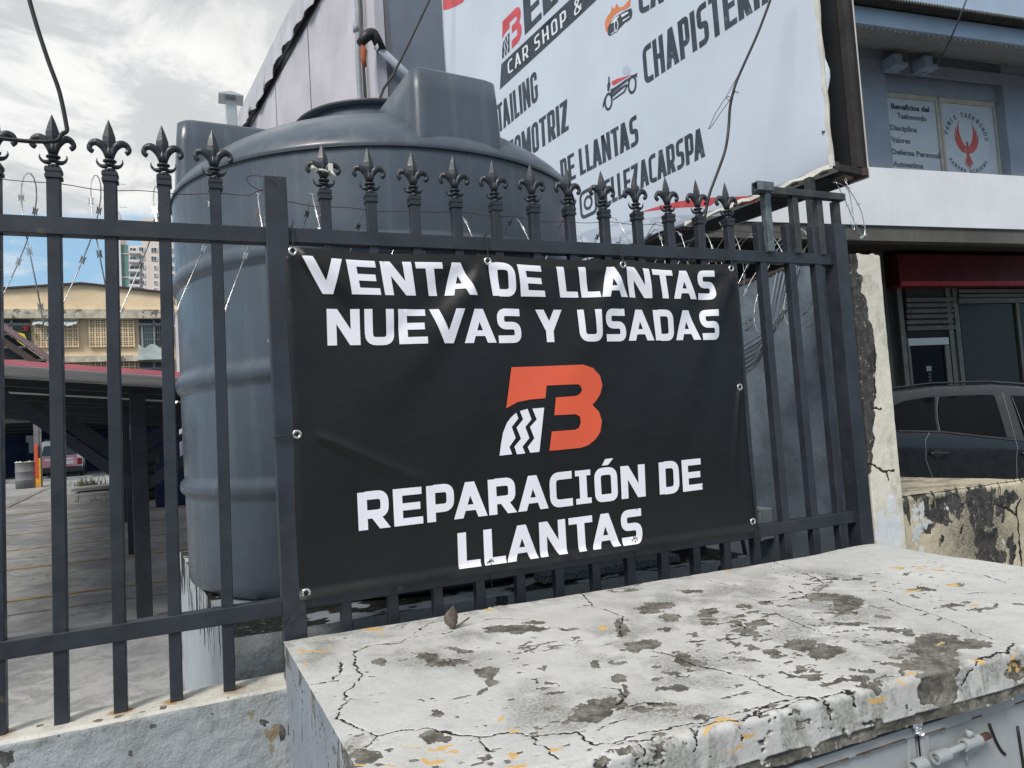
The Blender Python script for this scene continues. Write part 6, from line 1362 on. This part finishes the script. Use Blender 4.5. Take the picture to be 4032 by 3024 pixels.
fbox(mb, FR_, SL0, sP, DW-.12, DW+.3, 2.765, 5.7); mb.build('upper_pier', 'facade_blue', tb); mb = MB(); fbox(mb, FR_, sB+.10, SR0, DW-.12, DW+.3, 2.765, 5.7)
mb.build('upper_pier', 'facade_blue', tb); sA = min(sA, sP+.02)-.12
wz1 = pf(*R4(1350, 735), DW).y; wz0 = 3.5
mb = MB(); fbox(mb, FR_, sP, sB+.10, DW, DW+.25, wz1+.03, 5.7); mb.build('upper_wall', 'facade_blue', tb); mb = MB(); fbox(mb, FR_, sA, sB+.10, DW, DW+.25, 2.765, wz0); mb.build('upper_wall', 'facade_blue', tb)
mb = MB(); fbox(mb, FR_, SL0, SR0, DW-.16, DW-.121, 5.12, 5.30); mb.build('cornice', 'facade_blue', tb)
sM = pf(*R4(1572, 900), DW).x
for i, (s0, s1) in enumerate(((sA+.01, sM-.02), (sM+.02, sB+.06))):
    mb = MB(); fbox(mb, FR_, s0, s1, DW+.05, DW+.06, wz0, wz1); wd_ = mb.build('window', 'glass_far', tb)
    mb = MB(); fbox(mb, FR_, s0, s1, DW+.015, DW+.05, wz1-.05, wz1+.028); fbox(mb, FR_, s0, s0+.035, DW+.015, DW+.05, wz0, wz1-.05); fbox(mb, FR_, s1-.035, s1, DW+.015, DW+.05, wz0, wz1-.05); fbox(mb, FR_, s0, s1, DW+.015, DW+.05, wz0-.04, wz0); mb.build('frame', 'bag_cream', wd_)
    mb = MB(); fbox(mb, FR_, s0+.036, s1-.036, DW+.043, DW+.0495, wz0+.0, wz1-.05); mb.build('poster', 'poster_white', wd_)
def wstamp(name, polys, m__, d=DW+.040): return stamp(name, polys, lambda s, z: FR_(s, d, z), m__, tb, None, False)
def bfont(text, st, en, h_px, m__, bold=.020):
    st = (st[0]+22, st[1]+2); en = (en[0]+6, en[1]); A, B = pf(*R4(*st), DW), pf(*R4(*en), DW); T = pf(*R4(st[0], st[1]-h_px), DW)
    cu = bpy.data.curves.new('t', 'FONT'); cu.body = text; cu.size = 1; cu.offset = bold*1.6; cu.resolution_u = 3
    ob = bpy.data.objects.new('t', cu); C.objects.link(ob); dg = bpy.context.evaluated_depsgraph_get(); me = bpy.data.meshes.new_from_object(ob.evaluated_get(dg))
    co = [v.co.copy() for v in me.vertices]; fc = [tuple(p.vertices) for p in me.polygons]; bpy.data.objects.remove(ob)
    x0, x1 = min(c.x for c in co), max(c.x for c in co); cap = .70
    mb = MB(); mb.add([FR_(A.x+(B.x-A.x)*(c.x-x0)/(x1-x0), DW+.039, A.y+(B.y-A.y)*(c.x-x0)/(x1-x0)+c.y/cap*(T.y-A.y)) for c in co], fc); mb.build('lettering', m__, tb); bpy.data.meshes.remove(me)
for tx, st, en, m__ in (('Beneficios del', (1185, 824), (1494, 855), 'print_dark'), ('Taekwondo', (1230, 898), (1475, 925), 'poster_grey'), ('Disciplina', (1178, 988), (1400, 1012), 'poster_grey'), ('Valores', (1186, 1082), (1348, 1098), 'poster_grey'), ('Defensa Personal', (1190, 1174), (1575, 1212), 'poster_grey'), ('Autoestima', (1200, 1268), (1448, 1290), 'poster_grey')):
    bfont(tx, st, en, 40, m__)
cc = pf(*R4(1790, 1080), DW); ex = pf(*R4(1960, 1095), DW); RA = (ex.x-cc.x)
def arc_text(text, rad_, a0, a1, h, m__, inner=False):
    n = len(text); out = []
    for i, ch in enumerate(text):
        if ch == ' ': continue
        an_ = R(a0+(a1-a0)*i/(n-1)); g__ = glyph(ch, .75 if ch != 'I' else .5, .24, .2, slab=True)
        for q in g__:
            r_ = []
            for p in q:
                lx = (p[0]-.38)*h; ly = p[1]*h
                if inner: ux, uy = math.cos(an_), math.sin(an_); r0 = rad_+(h-ly); r_.append(Vector((cc.x+ux*r0-uy*lx*-1*-1 if False else cc.x+ux*r0+(-uy)*lx, cc.y+uy*r0+ux*lx)))
                else: ux, uy = math.cos(an_), math.sin(an_); r0 = rad_+ly; r_.append(Vector((cc.x+ux*r0+uy*lx, cc.y+uy*r0-ux*lx)))
            out.append(r_)
    wstamp('lettering', out, m__)
arc_text('FENIX TAEKWONDO', RA*.84, 163, 8, RA*.165, 'poster_grey')
arc_text('PANAMA ACADEMY', RA*.98, -140, -42, RA*.13, 'poster_grey', True)
wstamp('emblem_ring', ring(cc.x, cc.y, RA*1.10, RA*1.16, .006, 40), 'print_pale_blue', DW+.041)
def feather(x0, y0, x1, y1, wd, bend):
    p0, p1 = Vector((x0, y0)), Vector((x1, y1)); n_ = Vector((-(p1-p0).y, (p1-p0).x)).normalized(); m0 = (p0+p1)/2+n_*bend
    up = [p0*(1-t_)**2+m0*2*t_*(1-t_)+p1*t_*t_ for t_ in [k/8 for k in range(9)]]; L1 = []; R1 = []
    for k, p in enumerate(up):
        w__ = wd*math.sin(PI*min(.97, .25+.72*k/8))+.002; L1.append(p+n_*w__/2); R1.append(p-n_*w__/2)
    return L1+R1[::-1]
ph_ = []
for s in (-1, 1):
    for x0, y0, x1, y1, wd, be in ((.10, -.18, .34, .86, .16, -.42), (.14, -.12, .56, .66, .13, -.26), (.16, -.16, .66, .40, .13, -.20), (.16, -.22, .66, .16, .12, -.14), (.14, -.27, .56, -.06, .11, -.08), (.10, -.32, .42, -.22, .09, -.04)):
        q = feather(x0, y0, x1, y1, wd, be if s > 0 else be); ph_.append([Vector((s*p.x, p.y)) for p in q])
ph_ += [[Vector(p) for p in ((-.09, -.1), (.02, -.02), (.10, -.12), (.12, -.34), (0, -.56), (-.12, -.34))], [Vector(p) for p in ((-.05, -.12), (-.04, .04), (-.13, .02), (-.02, .09), (.06, .06), (.07, -.12))]]
for x in (-.22, -.11, 0, .11, .22): ph_.append(feather(0, -.45, x, -1.02+abs(x)*.9, .11, 0))
wstamp('phoenix_emblem', [[Vector((cc.x+p.x*RA*.82, cc.y-RA*.08+p.y*RA*.92)) for p in q] for q in ph_], 'phoenix_red')
# eaves: corrugated roof edge, fascia, ribbed soffit
ZF = 5.05
mb = MB(); fbox(mb, FR_, SL0, SR0, 0, .05, ZF, ZF+.24); mb.build('fascia', 'fascia_blue', tb)
n = 260; vs = []
for k in range(n*4+1):
    s = SL0+(SR0-SL0)*k/(n*4); z = ZF+.30+.022*math.sin(k*PI/2+.3)
    vs += [FR_(s, -.22, z-.05), FR_(s, 1.6, z+.28)]
mb = MB(); mb.add(vs, [(2*k, 2*k+2, 2*k+3, 2*k+1) for k in range(n*4)]); o = mb.build('corrugated_roof', 'roof_edge', tb); md = o.modifiers.new('s', 'SOLIDIFY'); md.thickness = .012
mb = MB(); n = 130
for k in range(n): s = SL0+(SR0-SL0)*k/n; p = [FR_(s, .052, ZF+.02), FR_(s+.045, .052, ZF+.02), FR_(s+.040, .052, ZF-.02), FR_(s+.005, .052, ZF-.02)]; v_ = FR_(s, DW-.16, ZF+.42)-FR_(s, .052, ZF); mb.prism(p, v_)
for k in range(1): p = [FR_(SL0, .052, ZF+.02), FR_(SR0, .052, ZF+.02), FR_(SR0, .052, ZF+.03), FR_(SL0, .052, ZF+.03)]; mb.prism(p, FR_(0, DW-.16, ZF+.42)-FR_(0, .052, ZF))
mb.build('ribbed_soffit', 'soffit', tb)['kind'] = 'stuff'
mb = MB(); fbox(mb, FR_, SL0, SR0, .9, 1.1, 5.75, 9.5); mb.build('upper_parapet', 'fascia_blue', tb)
for i, (a_, b_) in enumerate(((1180, 515), (1410, 530))):
    c = pf(*R4(a_, b_), DW-.2); fl = thing('security_light', ('left', 'right')[i]+' of the two small box lights under the blue soffit', 'light', FR_(c.x, DW-.3, c.y))
    mb = MB(); fbox(mb, FR_, c.x-.13, c.x+.13, DW-.42, DW-.165, c.y-.09, c.y+.10); mb.build('lamp_body', 'fascia_blue', fl, bevel=.012)
    mb = MB(); fbox(mb, FR_, c.x+.02, c.x+.11, DW-.428, DW-.421, c.y-.03, c.y+.08); mb.build('lens', 'glass_far', fl)
mb = MB(); q0, q1 = pf(*R4(1255, 528), DW-.2), pf(*R4(1395, 580), DW-.2); mb.tube(fillet([FR_(q0.x, DW-.17, q0.y), FR_(q0.x+.2, DW-.2, q0.y-.12), FR_(q1.x, DW-.25, q1.y), FR_(q1.x+.15, DW-.3, q1.y+.03)], .1, 4), .008, 5)
lone(mb, 'lamp_flex', 'pvc_grey', 'thin cable sagging between the two box lights under the soffit', 'cable')
mb = MB(); mb.tube([atP(3830, -60, FR_(0, -.6, 0), 96), atP(3805, 0, FR_(0, -.6, 0), 96), atP(3770, 90, FR_(0, -.5, 0), 96), atP(3735, 170, FR_(0, -.3, 0), 96), atP(3695, 245, FR_(0, .5, 0), 96)], .011, 5)
lone(mb, 'service_cable', 'dark_steel', 'thin dark service cable running down across the blue eaves', 'cable')
# ground floor
Z2 = lambda a_, b_, d=DG: pf(3300+.663*a_, 800+.663*b_, d)
def gbox(name, m__, a0, a1, b0, b1, d0=DG-.06, d1=DG, par=tb, bevel=0):
    bm = min((b0+b1)/2, 850); am = min((a0+a1)/2, 1100); s0, s1 = Z2(a0, bm, d0).x, Z2(a1, bm, d0).x; mb = MB(); fbox(mb, FR_, s0, s1, d0, d1, max(-1.59, Z2(am, b1, d0).y), Z2(am, b0, d0).y); return mb.build(name, m__, par, bevel=bevel)
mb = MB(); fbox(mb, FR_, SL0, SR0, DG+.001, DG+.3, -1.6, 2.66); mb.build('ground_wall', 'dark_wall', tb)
gbox('column', 'concrete_dim', 245, 318, 285, 1700, DG-.20, DG-.1)
gbox('red_sign', 'red_sign', 360, 1900, 310, 488, DG-.35, DG-.05, bevel=.01)
gbox('red_sign_edge', 'print_red', 375, 1900, 462, 488, DG-.37, DG-.352)
gbox('door_post', 'alu', 380, 408, 492, 1700, DG-.10)
gbox('door_post', 'alu', 670, 694, 490, 1700, DG-.08)
gbox('door_post', 'dark_wall', 690, 730, 760, 1700, DG-.07)
gbox('window_post', 'alu', 712, 738, 490, 1700, DG-.08)
sh = gbox('roller_shutter', 'dark_wall', 410, 700, 500, 756, DG-.05)
for k in range(6):
    b0 = 560+k*33; gbox('slat', 'shutter', 408, 690, b0, b0+24, DG-.105+.01*(k % 2), DG-.055, sh, .008)
gbox('bottom_bar', 'shutter', 412, 700, 728, 752, DG-.12, DG-.06, sh)
for k, (b0, b1) in enumerate(((508, 530), (536, 556), (560, 590))): gbox('slat', 'shutter', 718, 1900, b0, b1, DG-.12, DG-.055, sh, .006)
gbox('transom', 'poster_white', 418, 658, 800, 842, DG-.09)
dp = gbox('glass_door', 'glass_dark', 420, 640, 846, 1700, DG-.05)
gbox('door_frame', 'alu', 634, 662, 842, 1700, DG-.085); gbox('door_frame', 'alu', 414, 428, 842, 1700, DG-.085)
gbox('door_sticker', 'pvc_grey', 512, 542, 968, 998, DG-.055, DG-.051, dp)
for k in range(4): gbox('door_sticker', 'concrete_dim', 520, 538, 1010+k*18, 1022+k*18, DG-.055, DG-.051, dp)
gbox('shop_window', 'glass_shop', 742, 1085, 596, 1700, DG-.05); gbox('shop_window', 'glass_shop', 1098, 1900, 596, 1700, DG-.05)
gbox('mullion', 'alu', 1082, 1100, 592, 1700, DG-.09)
mb = MB(); q = MB(); fbox(q, FR_, SL0, SR0, -4.5, DG+.3, -1.62, -1.575); struct(q, 'forecourt', 'pavement')
mb = MB(); fbox(mb, FR_, -5.1, -4.7, .3, DG, -1.6, 2.12); mb.build('end_column', 'concrete_dim', tb)
